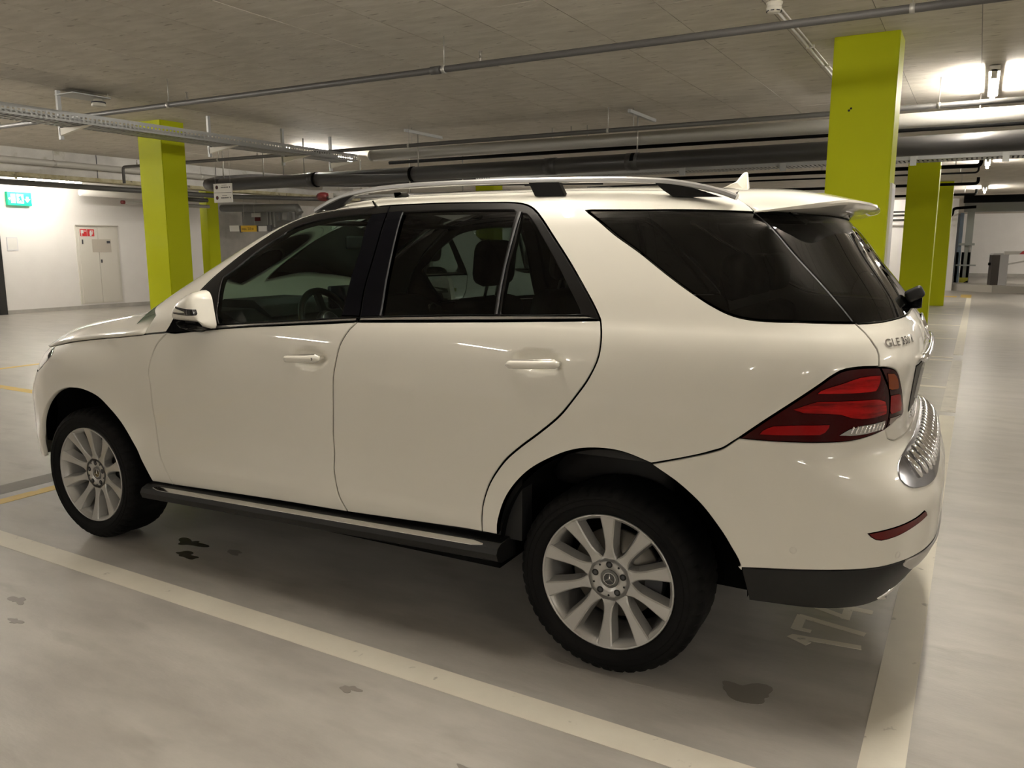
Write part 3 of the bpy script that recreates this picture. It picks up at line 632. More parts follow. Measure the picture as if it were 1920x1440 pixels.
for i, s in ((0, 1), (1, -1)):
    mr = pillow('door_mirror', mirror_poly, -.985, .085, 'paint', doors['f'][i], s, rim=.075)
    pillow('mirror_lower_shell', [(-2.040, 1.222), (-1.98, 1.213), (-1.86, 1.212), (-1.855, 1.184), (-1.94, 1.174), (-2.00, 1.174), (-2.035, 1.192)], -.985, .055, 'black_gloss', mr, s, rim=.05)
    pillow('indicator_strip', [(-1.972, 1.286), (-1.92, 1.280), (-1.893, 1.277), (-1.862, 1.275), (-1.857, 1.250), (-1.90, 1.247), (-1.985, 1.253), (-1.985, 1.260), (-1.93, 1.259), (-1.893, 1.261), (-1.925, 1.269), (-1.970, 1.279)], -.985, .004, 'emblem_black', mr, s, rim=.01, grid=.008, over=mirror_poly)
    for q in range(6): MB().box((-1.900+q*.007, -s*1.0775, 1.251), (-1.8985+q*.007, -s*1.0700, 1.2735)).build('indicator_bar', 'chrome', mr)
    MB().prism([(-2.185, 1.150), (-1.90, 1.176), (-1.88, 1.20), (-1.90, 1.25), (-2.06, 1.240), (-2.13, 1.205)], -s*.925, -s*.955, 'y').build('mirror_base', 'black_gloss', mr)
    MB().tube([(-1.96, -s*.93, 1.20), (-1.96, -s*1.0, 1.205)], [.04, .035], 12).build('mirror_arm', 'black_satin', mr)
# tailgate furniture: wiper, badge, emblem, handle, plate
def lay_text(txt, size, u0, u1, v0, m_, parent, name):
    cu = bpy.data.curves.new(name, 'FONT'); cu.body = txt; cu.size = 1; cu.extrude = .04; cu.offset = .012; to = bpy.data.objects.new('t', cu); COL.objects.link(to)
    dg = bpy.context.evaluated_depsgraph_get(); me = bpy.data.meshes.new_from_object(to.evaluated_get(dg)); bpy.data.objects.remove(to)
    co = np.array([tuple(v.co) for v in me.vertices]); w = co[:, 0].max()-co[:, 0].min(); x = (co[:, 0]-co[:, 0].min())/w
    u = u0+(u1-u0)*x; v = v0+co[:, 1]*size; p, n = surf(UP, np.stack([u, v], 1)); p = p+n*((co[:, 2:3]/.04)*.001+.0015)
    for vert, q in zip(me.vertices, p): vert.co = q
    me.name = name; me.update(); return link(name, me, m_, parent)
lay_text('GLE 350 d', .036, .735, .505, 1.236, 'chrome', tailgate, 'badge_lettering')
def ring_star(name, R, parent, loc, nrm, m_='chrome', th=.006, ring=True):
    m = MB()
    if ring: m.lathe([(R*.88, -th/2), (R, -th/2), (R, th/2), (R*.88, th/2)], 40, 'z', closed=True)
    for k in range(3):
        a = PI/2+k*2*PI/3; t = np.array([math.cos(a), math.sin(a), 0]); n = np.array([-t[1], t[0], 0]); w = R*(.16 if ring else .24)
        V = [t*R*.95, n*w*.55+t*w*.3, -n*w*.55+t*w*.3, np.array([0, 0, th*.9]), np.array([0, 0, -th*.5])]; m.add(V, [(0, 1, 3), (0, 3, 2), (0, 4, 1), (0, 2, 4), (1, 4, 3), (2, 3, 4)])
    o = m.build(name, m_, parent)
    o.matrix_local = Matrix.Translation(Vector(loc)) @ Vector(nrm).to_track_quat('Z', 'Y').to_matrix().to_4x4(); return o
p, n = surf(UP, [(0, 1.245)]); ring_star('star_emblem', .055, tailgate, p[0]+n[0]*.008, n[0], th=.012)
p, n = surf(LOW, [(FL, .80)]); ring_star('star_emblem', .09, fb, p[0]+n[0]*.03, n[0], th=.012)
pts = [(u, 1.172) for u in np.linspace(-.46, .46, 25)]; p, n = surf(UP, pts, .012); MB().tube(p, [.006]+[.017]*23+[.006], 10).build('tailgate_handle', 'chrome', tailgate)
p, n = surf(UP, [(u, v) for u in (-.30, .30) for v in (1.015, 1.125)], .012); MB().add([*p, *(p-n*.01)], [(0, 1, 3, 2), (4, 6, 7, 5), (0, 2, 6, 4), (1, 5, 7, 3), (0, 4, 5, 1), (2, 3, 7, 6)]).build('number_plate', 'sign_white', tailgate)
d = panel_data(UP, loop(straight((.50, 1.155), (-.50, 1.155), (-.44, .985), (.44, .985), (.50, 1.155))), gap=0, off=.002, depth=.004, grid=.05); put('plate_recess', d, 'black_satin', tailgate)
wp = MB().lathe([(0, -.03), (.022, -.03), (.024, .03), (.020, .045), (0, .045)], 20, 'x', (.875, 0, 1.335)).build('wiper', 'black_gloss', tailgate)
rbox('wiper_head', (.86, -.045, 1.345), (.925, .02, 1.392), .012, 'black_plastic', wp, rot=(-.5, 'Y'))
MB().tube([(.90, 0, 1.375), (.905, .2, 1.36), (.88, .42, 1.36)], [.011, .008, .006], 8).build('wiper_arm', 'black_satin', wp)
# ------------------------------------------------------------------ wheels
def wheel(loc, rz):
    m = MB(); prof = [(.2540, -.004), (.2525, .001), (.2485, .001), (.2455, -.003), (.2425, -.010), (.236, -.014), (.230, -.050), (.223, -.10), (.218, -.16), (.222, -.215), (.250, -.236)]
    m.lathe([(r, -d) for r, d in prof], 72)
    hub = [(.0, -.044), (.034, -.044), (.040, -.0355), (.060, -.0345), (.0835, -.0345), (.087, -.039), (.089, -.085)]; m.lathe([(r, -d) for r, d in hub], 48)
    w = m.build('wheel', 'alloy', car); w.location = loc; w.rotation_euler = (0, 0, rz)
    rs = [.070, .082, .090, .099, .110, .13, .155, .18, .205, .228, .2415, .2490]; hw = [.030, .0268, .0240, .0195, .0162, .0143, .0155, .0185, .0220, .0252, .0275, .0290]; dp = [-.0345, -.0345, -.0340, -.0325, -.030, -.0255, -.021, -.0165, -.0115, -.0065, -.0035, -.0012]
    V = []; F = []
    for r, h, d in zip(rs, hw, dp):
        e = .004; b = .004+.007*sm(r, .09, .14)
        sec = [(-h-b, d-.046), (-h-.001, d-.004), (-h+e, d), (h-e, d), (h+.001, d-.004), (h+b, d-.046)]
        V += [(x, -dd, math.sqrt(max(r*r-x*x, 0))) for x, dd in sec]
    for i in range(len(rs)-1):
        for j in range(5): F.append((i*6+j, i*6+j+1, i*6+7+j, i*6+6+j))
    me = MB().add(V, F, False).build('spoke', 'alloy', w).data
    first = [o for o in bpy.data.objects if o.data == me][0]
    for k in range(1, 10):
        c = first.copy(); COL.objects.link(c); c.rotation_euler = (0, k*PI/5, 0)
    # tyre with shoulder lugs
    tp = [(.246, -.232), (.262, -.248), (.30, -.256), (.332, -.246), (.347, -.228), (.3515, -.205), (.352, -.17), (.352, -.12), (.352, -.075), (.3515, -.040), (.347, -.017), (.338, -.002), (.322, .010), (.30, .014), (.285, .0115), (.272, .008), (.262, .003), (.2545, -.005)]
    n = 192; V = []; F = []; q = len(tp)
    for k in range(n):
        t = 2*PI*k/n; lug = (k % 4 == 3)
        for j, (r, d) in enumerate(tp):
            if lug and j in (3, 4, 5, 9, 10, 11): r -= .007; 
            if j in (7,): r -= .004
            if k % 4 == 1 and j in (6, 8): r -= .005
            V.append((r*math.cos(t), -d, r*math.sin(t)))
    F = [(k*q+j, k*q+j+1, ((k+1) % n)*q+j+1, ((k+1) % n)*q+j) for k in range(n) for j in range(q-1)]
    ty = MB().add(V, F, True).build('tyre', 'rubber', w); es = ty.modifiers.new('e', 'EDGE_SPLIT'); es.split_angle = .6
    for rr in (.2905, .311): MB().lathe([(rr-.0015, -.0125), (rr, -.0155), (rr+.0015, -.0125)], 96).build('tyre_ridge', 'rubber', w)
    MB().lathe([(.034, .0435), (.0340, .0385), (.0325, .0375), (.0, .0375)], 40).build('hub_cap', 'emblem_grey', w)
    MB().lathe([(.0232, .0372), (.0, .0372)], 32).build('cap_face', 'emblem_black', w)
    MB().lathe([(.0215, .0375), (.0215, .0365), (.0237, .0365), (.0237, .0375)], 36).build('cap_ring', 'chrome', w)
    ring_star('star_emblem', .0215, w, (0, .0365, 0), (0, -1, 0), th=.003, ring=False)
    for k in range(5):
        a = PI/2+k*2*PI/5; x, z = .056*math.cos(a), .056*math.sin(a)
        b_ = MB().lathe([(.0125, .0340), (.0125, .0335), (0, .0335)], 20).build('lug_hole_disc', 'dark_hole', w); b_.location = (x, 0, z)  # dark disc on the hub face stands in for a shaded recess
        bb = MB().lathe([(.0078, .0334), (.0078, .0326), (0, .0326)], 6, smooth=False).build('lug_bolt', 'grey_plastic', w); bb.location = (x, 0, z)
        a += PI/5; s_ = MB().lathe([(.0042, .0342), (.0042, .0335), (0, .0335)], 10).build('lug_hole_disc', 'dark_hole', w); s_.location = (.0615*math.cos(a), 0, .0615*math.sin(a))
    MB().lathe([(.0, .105), (.168, .105), (.168, .13), (.0, .13)], 48).build('brake_disc', 'disc_metal', w)
    cal = MB(); 
    for k in range(6):
        a0 = -.45+k*.15; cal.add([(r*math.cos(a0+da), y, r*math.sin(a0+da)) for da in (0, .15) for r in (.12, .185) for y in (.085, .15)], [(0, 1, 3, 2), (4, 6, 7, 5), (0, 4, 5, 1), (2, 3, 7, 6), (0, 2, 6, 4), (1, 5, 7, 3)])
    cal.build('brake_caliper', 'grey_plastic', w)
    MB().lathe([(.0, .19), (.225, .19), (.225, .20), (0, .20)], 40).build('backing_plate', 'liner', w)
    MB().tube([(.232*math.cos(-.25), .03, .232*math.sin(-.25)), (.212*math.cos(-.25), .028, .212*math.sin(-.25))], .0045, 8).build('valve', 'grey_plastic', w)
for hx in (0, -2.915):
    wheel((hx, -.905, .352), 0); wheel((hx, .905, .352), PI)
    for s in (-1, 1):       # wheel housings
        m = MB(); n = 40; V = []
        zc, R = (.39, .462) if hx == 0 else (.385, .447)
        cx = hx+(.035 if hx == 0 else .09 if False else .005)
        for k in range(n+1):
            a = -.02+(PI+.04)*k/n
            for y in (.925, .60, .58):
                xx = cx+(R if y > .59 else .0)*math.cos(a); yy = min(y, .925-.12*sm(-xx, 3.05, 3.36)-.03*sm(xx, .25, .55)); V.append((xx, s*yy, max(.40, zc+(R if y > .59 else .0)*math.sin(a))))
        F = [(k*3+j, k*3+j+1, k*3+4+j, k*3+3+j) for k in range(n) for j in range(2)]; m.add(V, F, True); m.build('wheel_housing', 'liner', car)
    MB().tube([(hx, -.86, .352), (hx, .86, .352)], .045, 12).build('axle', 'liner', car)
# underbody and cabin
ub = MB().box((-3.45, -.56, .28), (.52, .56, .42)).build('underbody', 'liner', car)
MB().box((-2.38, -.86, .30), (-.46, .86, .40)).build('floor_pan', 'liner', car)
MB().box((.50, -.60, .44), (.80, .60, .80)).build('boot_floor', 'liner', car)
MB().box((-3.60, -.70, .42), (-3.36, .70, .85)).build('front_structure', 'liner', car)
for s in (-1, 1):
    MB().box((-2.20, s*.80, .40), (-1.16, s*.885, 1.14)).build('door_card', 'interior', car)
    MB().box((-1.10, s*.80, .44), (-.35, s*.885, 1.18)).build('door_card', 'interior', car)
    MB().box((-.40, s*.60, .80), (.66, s*.84, 1.16)).build('boot_side_trim', 'interior', car)
    MB().box((-2.34, s*.56, .42), (-2.20, s*.84, 1.10)).build('bulkhead', 'liner', car)
MB().prism([(-2.60, 1.06), (-2.45, 1.18), (-2.20, 1.245), (-1.98, 1.245), (-1.80, 1.17), (-1.74, 1.0), (-1.78, .62), (-2.6, .60)], -.80, .80, 'y').build('dashboard', 'interior', car)
bh = MB().prism([(-2.32, 1.20), (-2.18, 1.285), (-1.98, 1.285), (-1.86, 1.21), (-2.30, 1.12)], -.60, -.18, 'y').build('instrument_binnacle', 'interior', car)
scr = rbox('centre_screen', (-1.93, -.12, 1.20), (-1.905, .12, 1.335), .008, 'screen_black', car)
MB().box((-1.80, -.16, .6), (-.95, .16, .86)).build('centre_console', 'interior', car)
for y in (-.70, .70):
    vt = MB().lathe([(.040, -.012), (.047, -.012), (.047, .006), (.040, .006)], 32, 'x', closed=True).build('air_vent', 'chrome', car); vt.location = (-1.80, y, 1.155)
sw = MB().lathe([(.176+.017*math.cos(a), .017*math.sin(a)) for a in np.linspace(0, 2*PI, 12, endpoint=False)], 56, 'z', closed=True)
sw.box((-.17, -.02, -.012), (.17, .02, .006)).box((-.03, -.17, -.012), (.03, 0, .006))
swo = sw.build('steering_wheel', 'seat_leather', car); swo.matrix_local = Matrix.Translation((-1.70, -.38, 1.165)) @ Matrix.Rotation(PI/2-.42, 4, 'Y')
hbo = MB().lathe([(0, .03), (.055, .025), (.075, 0), (.06, -.03), (0, -.03)], 24, 'z').build('wheel_hub', 'seat_leather', swo)
MB().lathe([(.050, .024), (.054, .027), (.058, .022)], 24, 'z').build('hub_trim', 'satin_metal', swo)
MB().tube([(-1.70, -.38, 1.165), (-1.95, -.38, 1.05)], .035, 10).build('steering_column', 'interior', car)
def seat(x, y, w, back=True):
    rbox('seat_cushion', (x-.28, y-w/2, .62), (x+.26, y+w/2, .80), .06, 'seat_leather', car)
    rbox('seat_back', (x+.17, y-w/2+.02, .72), (x+.31, y+w/2-.02, 1.34), .055, 'seat_leather', car, rot=(.20, 'Y'), pivot=(x+.24, y, .72))
    rbox('headrest', (x+.33, y-.135, 1.375), (x+.43, y+.135, 1.575), .05, 'seat_leather', car, rot=(.10, 'Y'))
    for q in (-.05, .05): MB().tube([(x+.35, y+q, 1.30), (x+.375, y+q, 1.40)], .007, 8).build('headrest_post', 'satin_metal', car)
for y in (-.38, .38): seat(-1.13, y, .52)
rbox('rear_bench', (-.36, -.64, .60), (.16, .64, .80), .06, 'seat_leather', car)
rbox('rear_backrest', (.10, -.64, .74), (.24, .64, 1.32), .05, 'seat_leather', car, rot=(.25, 'Y'), pivot=(.15, 0, .74))
for y in (-.40, 0, .40): rbox('headrest', (.26, y-.13, 1.35), (.35, y+.13, 1.52), .045, 'seat_leather', car)
MB().box((.30, -.68, 1.12), (.78, .68, 1.135)).build('parcel_cover', 'interior', car)
rbox('inner_mirror', (-1.80, -.12, 1.53), (-1.775, .12, 1.60), .012, 'interior', car)
for s in (-1, 1): rbox('sun_visor', (-1.72, s*.38-.2, 1.645), (-1.52, s*.38+.2, 1.665), .008, 'interior', car)

# ------------------------------------------------------------------ the silver car in the next bay, seen through the windows
def copy_tree(o, parent=None):
    c = o.copy(); COL.objects.link(c)
    if parent: c.parent = parent
    for ch in o.children: copy_tree(ch, c)
    return c
car2 = copy_tree(car); car2.location = (-2.25, 2.62, 0); car2.rotation_euler = (0, 0, .01); car2.scale = (.97, .97, 1.03)
car2['label'] = 'pale silver SUV in the next bay, visible through the windows of the white car'; car2['group'] = ''
del car2['group']
def recolor(o):
    if o.type == 'MESH' and o.data.materials and o.data.materials[0].name == 'paint':
        o.material_slots[0].link = 'OBJECT'; o.material_slots[0].material = MATS['silver_paint']
    for ch in o.children: recolor(ch)
recolor(car2)
def clear_glass(o):
    if o.type == 'MESH' and o.data.materials and o.data.materials[0].name in ('glass_front', 'glass_dark', 'glass_tail'):
        o.material_slots[0].link = 'OBJECT'; o.material_slots[0].material = MATS['glass_clear']
    for ch in o.children: clear_glass(ch)
clear_glass(car2)
def drop(o):
    for ch in list(o.children): drop(ch)
    bpy.data.objects.remove(o)
for ch in list(car2.children):
    if ch.name.split('.')[0] in ('parcel_cover', 'boot_side_trim', 'roof_rail', 'roof_aerial'): drop(ch); continue
    if ch.name.split('.')[0] in ('tailgate',):
        for g in list(ch.children):
            if g.name.split('.')[0] in ('badge_lettering', 'star_emblem'): drop(g)
    if ch.name.split('.')[0] in ('front_bumper',):
        for g in list(ch.children):
            if g.name.split('.')[0] == 'star_emblem': drop(g)
# ------------------------------------------------------------------ garage shell
X0, X1, Y0, Y1 = -24.0, 11.0, -15.0, 46.0
fl = struct(MB().box((X0, Y0, -.2), (X1, Y1, 0)).build('floor', 'concrete_floor'))
ce = struct(MB().box((X0, Y0, H+.012), (X1, Y1, H+.25)).build('ceiling', 'concrete_ceiling'))
# shuttering panels printed in the ceiling: separate boards with narrow joints, uneven by a few millimetres
rng = random.Random(3); PW = .66; xk = -1.67
boards = {}
known = {-2: 2.57, -1: 1.76, -3: 1.26, -4: .38, 0: 2.47, 1: 4.69, 2: 3.86}
for k in range(-19, 7):
    xa = xk+k*PW; y = known.get(k, rng.uniform(0, 2.2)); y -= 2.4*math.ceil((y+3.2)/2.4)
    while y < 9.5 and xa > -14:
        z = H+rng.choice((0, 0, .0008, .0016)); Lb = 2.4
        key = round(z-H, 3)
        if key not in boards:
            o = MB().box((.0028, .0028, 0), (PW-.0028, Lb-.0028, .02)).build('shuttering_panel', 'concrete_ceiling', ce); boards[key] = o.data
        else: o = bpy.data.objects.new('shuttering_panel', boards[key]); COL.objects.link(o); o.parent = ce
        o.location = (xa, y, z); y += Lb
MB().box((-14.2, -4, H+.0035), (2.4, 10.2, H+.006)).build('joint_filler', 'floor_joint', ce)
far_c = struct(MB().box((X0, 9.0, H+.004), (X1, Y1, H+.02)).box((X0, Y0, H+.004), (-14, 9.0, H+.02)).box((2.9, Y0, H+.001), (X1, 9.0, H+.02)).box((-14, Y0, H+.001), (2.9, -5.6, H+.02)).build('trim_1', 'concrete_ceiling'))
wl = struct(MB().box((-18.2, 6.72, 0), (-18.0, 12.2, H+.1)).box((-18.2, Y0, 2.45), (-18.0, 6.72, H+.1)).box((-18.2, Y0, 0), (-18.0, 5.3, H)).build('wall_left', 'white_wall'))
struct(MB().box((-18.0, 6.72, 0), (-17.985, 12.2, .09)).build('baseboard_left', 'concrete_wall'))
struct(MB().box((-24.0, 5.0, 0), (-23.8, Y1, H+.1)).build('wall_far_left', 'concrete_wall'))
wb = struct(MB().box((-24, 29.4, 0), (.36, 29.65, H+.1)).build('wall_back', 'white_wall'))
struct(MB().box((-24, 29.36, 2.42), (-10, 29.41, H)).build('trim_2', 'concrete_beam'))
struct(MB().box((.3, 45, -.1), (X1, 45.3, H+.1)).build('wall_ramp', 'white_wall'))
struct(MB().box((.3, 44.97, 0), (X1, 45.0, .2)).build('baseboard_ramp', 'concrete_wall'))
struct(MB().box((X1-.2, Y0, 0), (X1, Y1, H+.1)).build('wall_right', 'white_wall'))
struct(MB().box((-18, Y0, 0), (X1, Y0+.2, H+.1)).build('wall_front', 'concrete_unlit'))
# downstand beam on the left
bl = struct(MB().box((-13.75, Y0, 2.80), (-13.4, 14.0, H+.05)).build('trim_3', 'concrete_beam'))
MB().box((-13.76, Y0, 2.735), (-13.39, 14.0, 2.80)).build('beam_edge', 'beam_edge', bl)
for y in (6.15, 7.55, 8.9): MB().box((-13.398, y, 2.80), (-13.392, y+.012, H)).build('beam_joint', 'sign_ink', bl)

# pillars
def pillar(x0, x1, y0, y1, label):
    m = bpy.data.meshes.new('pillar'); bm = bmesh.new(); bmesh.ops.create_cube(bm, size=1); bmesh.ops.scale(bm, vec=(x1-x0, y1-y0, H), verts=bm.verts); bmesh.ops.translate(bm, vec=((x0+x1)/2, (y0+y1)/2, H/2), verts=bm.verts)
    bmesh.ops.bevel(bm, geom=[e for e in bm.edges if abs(e.verts[0].co.z-e.verts[1].co.z) > 1], offset=.008, segments=2, affect='EDGES'); bm.to_mesh(m); bm.free()
    o = link('pillar', m, 'green_paint'); return tag(o, label, 'pillar', 'green pillars')
P1 = pillar(-.07, .42, 3.84, 4.26, 'lime green pillar behind the rear window of the white car, nearest and widest')
pillar(-.10, .40, 12.6, 13.0, 'dark lit green pillar second in the right hand row, behind the wiper of the car')
pillar(-.10, .40, 20.75, 21.15, 'narrow green pillar farthest back in the right hand row')
P4 = pillar(-9.08, -8.59, 3.93, 4.31, 'lime green pillar behind the bonnet, crossed by the cable tray')
pillar(-18.68, -18.18, 12.6, 13.0, 'small green pillar half hidden behind the pillar by the bonnet')
pillar(-9.08, -8.59, 12.6, 13.0, 'green pillar mostly hidden behind the roof rail of the white car')
# plates and holes on the pillars
cp = tag(MB().box((.42, 3.93, 1.36), (.436, 4.22, 2.06)).build('notice_board', 'sign_white'), 'pale board fixed on the side face of the nearest green pillar', 'board')
MB().box((.436, 3.95, 1.40), (.438, 4.20, 2.02)).build('sheet', 'sign_paper', cp)
for x, z in ((.093, 2.655), (.078, 2.64)): MB().lathe([(0, -.001), (.009, -.001), (.009, .004)], 14, 'y', (x, 3.84, z)).build('drill_hole', 'dark_hole', P1)

# ------------------------------------------------------------------ floor paint and stains, all part of the floor
def paint_rect(name, x0, x1, y0, y1, m, z=.0015):
    nx = max(2, int((x1-x0)/.25)); ny = max(2, int((y1-y0)/.25)); return MB().box((x0, y0, 0), (x1, y1, z)).build(name, m, fl)
paint_rect('bay_line', -3.95, .905, -1.305, -1.18, 'line_white')
paint_rect('aisle_line', .905, 1.032, -4.2, 4.9, 'line_white', .002)
paint_rect('aisle_line', .905, 1.032, 5.1, 9.15, 'line_worn', .002)
paint_rect('aisle_line', .90, 1.025, 9.8, 25.0, 'line_white', .002)
paint_rect('aisle_marker', .72, 1.02, 25.1, 26.9, 'line_yellow'); paint_rect('aisle_marker', .25, .62, 25.1, 25.9, 'line_yellow')
for y in (1.27, 3.75, 6.62, 9.06, 9.42, 12.1, 14.8, 17.75, 20.3, 22.9): paint_rect('bay_line', -3.95, .905, y-.06, y+.06, 'line_white')
paint_rect('bay_line', -3.95, .905, -3.78, -3.655, 'line_white')
paint_rect('front_line', -4.03, -3.93, -5, 4.5, 'line_yellow'); paint_rect('front_line', -9.66, -9.56, -5, 3.9, 'line_yellow'); paint_rect('front_line', -9.56, -6.6, 1.30, 1.42, 'line_yellow')
paint_rect('expansion_joint', -4.33, -4.13, -8, 14, 'floor_joint', .001)
def stroke_digit(name, polys, m='line_white'):
    b = MB()
    for k, p in enumerate(polys): b.prism(p, 0, .0015+.0004*k)
    return b.build(name, m, fl)
def line_poly(p, q, w):
    p = np.array(p, float); q = np.array(q, float); d = (q-p)/np.linalg.norm(q-p); n = np.array([-d[1], d[0]])*w/2; return [tuple(p+n), tuple(p-n), tuple(q-n), tuple(q+n)]
# bay number 174, read from the aisle: tops towards the front of the car
stroke_digit('bay_digit', [line_poly((.575, -.262), (.825, -.228), .034), line_poly((.562, -.262), (.640, -.300), .036)])
stroke_digit('bay_digit', [line_poly((.572, -.195), (.572, -.050), .040), line_poly((.560, -.060), (.825, -.105), .034), line_poly((.560, -.185), (.630, -.185), .026)])
stroke_digit('bay_digit', [line_poly((.560, .085), (.745, .015), .034), line_poly((.735, .0), (.735, .170), .036), line_poly((.65, .125), (.830, .125), .040)])
for y in (7.25, 15.9, 13.3, 18.8):
    for k in range(3): stroke_digit('bay_digit', [line_poly((.50, y+k*.17), (.72, y+k*.17-.03), .028)])
def blob(name, x, y, rx, ry, m, z=.0012, seed=0, rough=.35):
    r = random.Random(seed); n = 40; ph = [r.uniform(0, 6.3) for _ in range(5)]
    P = [(x+rx*math.cos(t)*(1+rough*sum(math.sin(t*(k+2)+ph[k])/(k+2) for k in range(5))), y+ry*math.sin(t)*(1+rough*sum(math.sin(t*(k+2)+ph[k])/(k+2) for k in range(5)))) for t in [2*PI*i/n for i in range(n)]]
    return MB().prism(P, 0, z).build(name, m, fl)
blob('oil_stain', -2.392, -.782, .075, .045, 'oil', seed=4, rough=.7); blob('oil_stain', -2.265, -.905, .07, .032, 'oil', seed=9, rough=.5); blob('oil_stain', -2.085, -.760, .05, .025, 'oil_faint', seed=5)
blob('oil_stain', .515, -.772, .10, .055, 'oil_faint', seed=6, rough=.5); blob('oil_stain', -.711, -1.454, .035, .02, 'oil_faint', seed=2, rough=.6)
blob('oil_stain', -2.47, -1.63, .04, .03, 'oil_faint', seed=3, rough=.7); blob('oil_stain', -2.27, -1.75, .03, .02, 'oil_faint', seed=8, rough=.7); blob('oil_stain', -.1, -1.62, .04, .012, 'oil_faint', seed=12, rough=.6)

# ------------------------------------------------------------------ luminaires
def lamp(x, y, label, L_=1.5, z=H-.105, rot=0, group='fluorescent ceiling lights', m='tube'):
    t = tag(empty('ceiling_light', (x, y, z), rot), label, 'light', group)
    MB().box((-.045, -L_/2, .045), (.045, L_/2, .095)).build('lamp_housing', 'lamp_body', t)
    for s in (-1, 1): MB().box((-.025, s*L_/2-.03*(s > 0), -.02), (.025, s*L_/2+.03*(s < 0), .06)).build('lamp_holder', 'lamp_body', t)
    MB().tube([(0, -L_/2+.03, 0), (0, L_/2-.03, 0)], .018, 10).build('tube', m, t)
    return t
lamp(1.08, 6.35, 'bright ceiling tube right of the nearest green pillar, above the grey pipe')
lamp(1.10, 15.0, 'small bright ceiling tube in the aisle behind the cable tray')
lamp(1.10, 23.6, 'distant ceiling tube at the end of the right hand aisle')
lamp(-9.2, 7.75, 'bright ceiling tube beyond the perforated cable tray, left of the car roof')
lamp(-9.2, 16.2, 'small glowing ceiling tube just above the front end of the roof rail')
lamp(-17.0, 7.4, 'ceiling tube hidden behind the concrete beam, lighting the exit sign wall', z=2.98, m='tube_dim')
lamp(-20.2, 26.8, 'added ceiling tube brightening the wall in the back left corner', 2.4, rot=PI/2)  # no known source here, put in to lift the dim far left wall
lamp(5.2, 31.5, 'wide ceiling tube over the barrier at the exit gate', 2.4, rot=PI/2, z=H-.25)
lamp(-3.4, 27.9, 'ceiling tube along the far white wall between the green pillars', 2.4, rot=PI/2)
lamp(1.08, .05, 'ceiling tube straight above the aisle behind the camera')
lamp(1.08, -8.6, 'ceiling tube far down the aisle behind the camera')
lamp(-9.2, -1.05, 'ceiling tube above the lane in front of the bonnet, out of frame')
lamp(-9.2, -9.85, 'ceiling tube far behind left, over the lane in front of the bonnet')
lamp(7.6, 3.2, 'ceiling tube over the far side of the aisle, out of frame')
lamp(7.6, -5.6, 'unseen fill tube over the bays behind the camera to the right')  # assumed tube out of view, fills the camera side
lamp(-15.6, 2.2, 'ceiling tube near the left glass door, out of frame')
lamp(-.9, -.75, 'added fill tube over the roof of the white car, just out of frame', 1.3, m='tube_dim')  # added to brighten the roof edge, no tube known at this spot
lamp(-4.1, -7.4, 'added fill tube over the bays facing the car side, out of frame', m='tube_dim')  # added fill for the doors, kept dim to spare the floor
lamp(-11.4, 1.4, 'added fill tube over the left lane in front of the cars, out of frame')  # extra tube to brighten the left pillar front, lane floor and wall
lamp(-4.1, -10.2, 'added fill tube deep behind the camera over the second bay row')  # invented tube, general fill from behind the camera
lamp(6.2, -11.0, 'added fill tube deep behind the camera to the right')  # invented tube, fill from behind right
lamp(6.0, 12.0, 'ceiling tube right of the aisle beyond the nearest pillar, out of frame')
lamp(6.5, 38.5, 'added ceiling tube brightening the exit ramp behind the barrier', 2.4, rot=PI/2, z=H-.3)  # added so the far ramp wall comes out bright
lamp(4.5, 36.0, 'second added ceiling tube brightening the exit ramp', 2.4, rot=PI/2, z=H-.3)  # companion to the added ramp tube, same purpose
lamp(-20.5, 12.5, 'ceiling tube at the back left beyond the white wall')

# ------------------------------------------------------------------ pipes and services
def pipe(name, pts, r, m, label, n=20, cat='pipe', bend=0):
    if bend:
        P = [np.array(p, float) for p in pts]; out = [P[0]]
        for a, b, c in zip(P, P[1:], P[2:]):
            d1 = (a-b)/np.linalg.norm(a-b); d2 = (c-b)/np.linalg.norm(c-b)
            for t in np.linspace(0, 1, 7): p0, p1 = b+d1*bend, b+d2*bend; out.append((1-t)**2*p0+2*t*(1-t)*b+t*t*p1)
        out.append(P[-1]); pts = out
    return tag(MB().tube(pts, r, n).build(name, m), label, cat)
def rod(parent, x, y, z0, z1=H, r=.004, name='hanger_rod'): return MB().tube([(x, y, z0), (x, y, z1)], r, 8).build(name, 'steel_rod', parent)
def collar(parent, x, y, z, r, w=.05, axis='x', m='steel_rod', name='pipe_clamp'):
    return MB().lathe([(r, -w/2), (r+.006, -w/2), (r+.006, w/2), (r, w/2)], 20, axis, (x, y, z)).build(name, m, parent)
sp = pipe('sprinkler_pipe', [(-10.5, 2.242, 2.966), (7.5, 2.242, 2.966)], .026, 'pipe_sprinkler', 'thin grey sprinkler pipe crossing the whole top of the picture')
for x in (-9.35, -6.213, -2.807, .62, 4.0): rod(sp, x, 2.242, 2.99); collar(sp, x, 2.242, 2.966, .026, .03)
for x in (-2.87,): collar(sp, x-.02, 2.242, 2.966, .026, .09, m='pipe_sprinkler', name='pipe_coupling')
for x in (-9.33, -5.93, -2.46):
    MB().lathe([(.008, 0), (.012, .01), (.012, .03), (.007, .035), (.007, .07), (.016, .072), (.016, .077), (0, .078)], 12, 'z').build('sprinkler_head', 'disc_metal', sp).location = (x, 2.242, 2.990)
sp2 = pipe('sprinkler_pipe', [(-12.4, 6.0, 2.66), (-12.4, 6.0, 2.945), (7.5, 6.0, 2.945)], .027, 'pipe_dark', 'dark sprinkler pipe bending down beside the left green pillar', bend=.06)
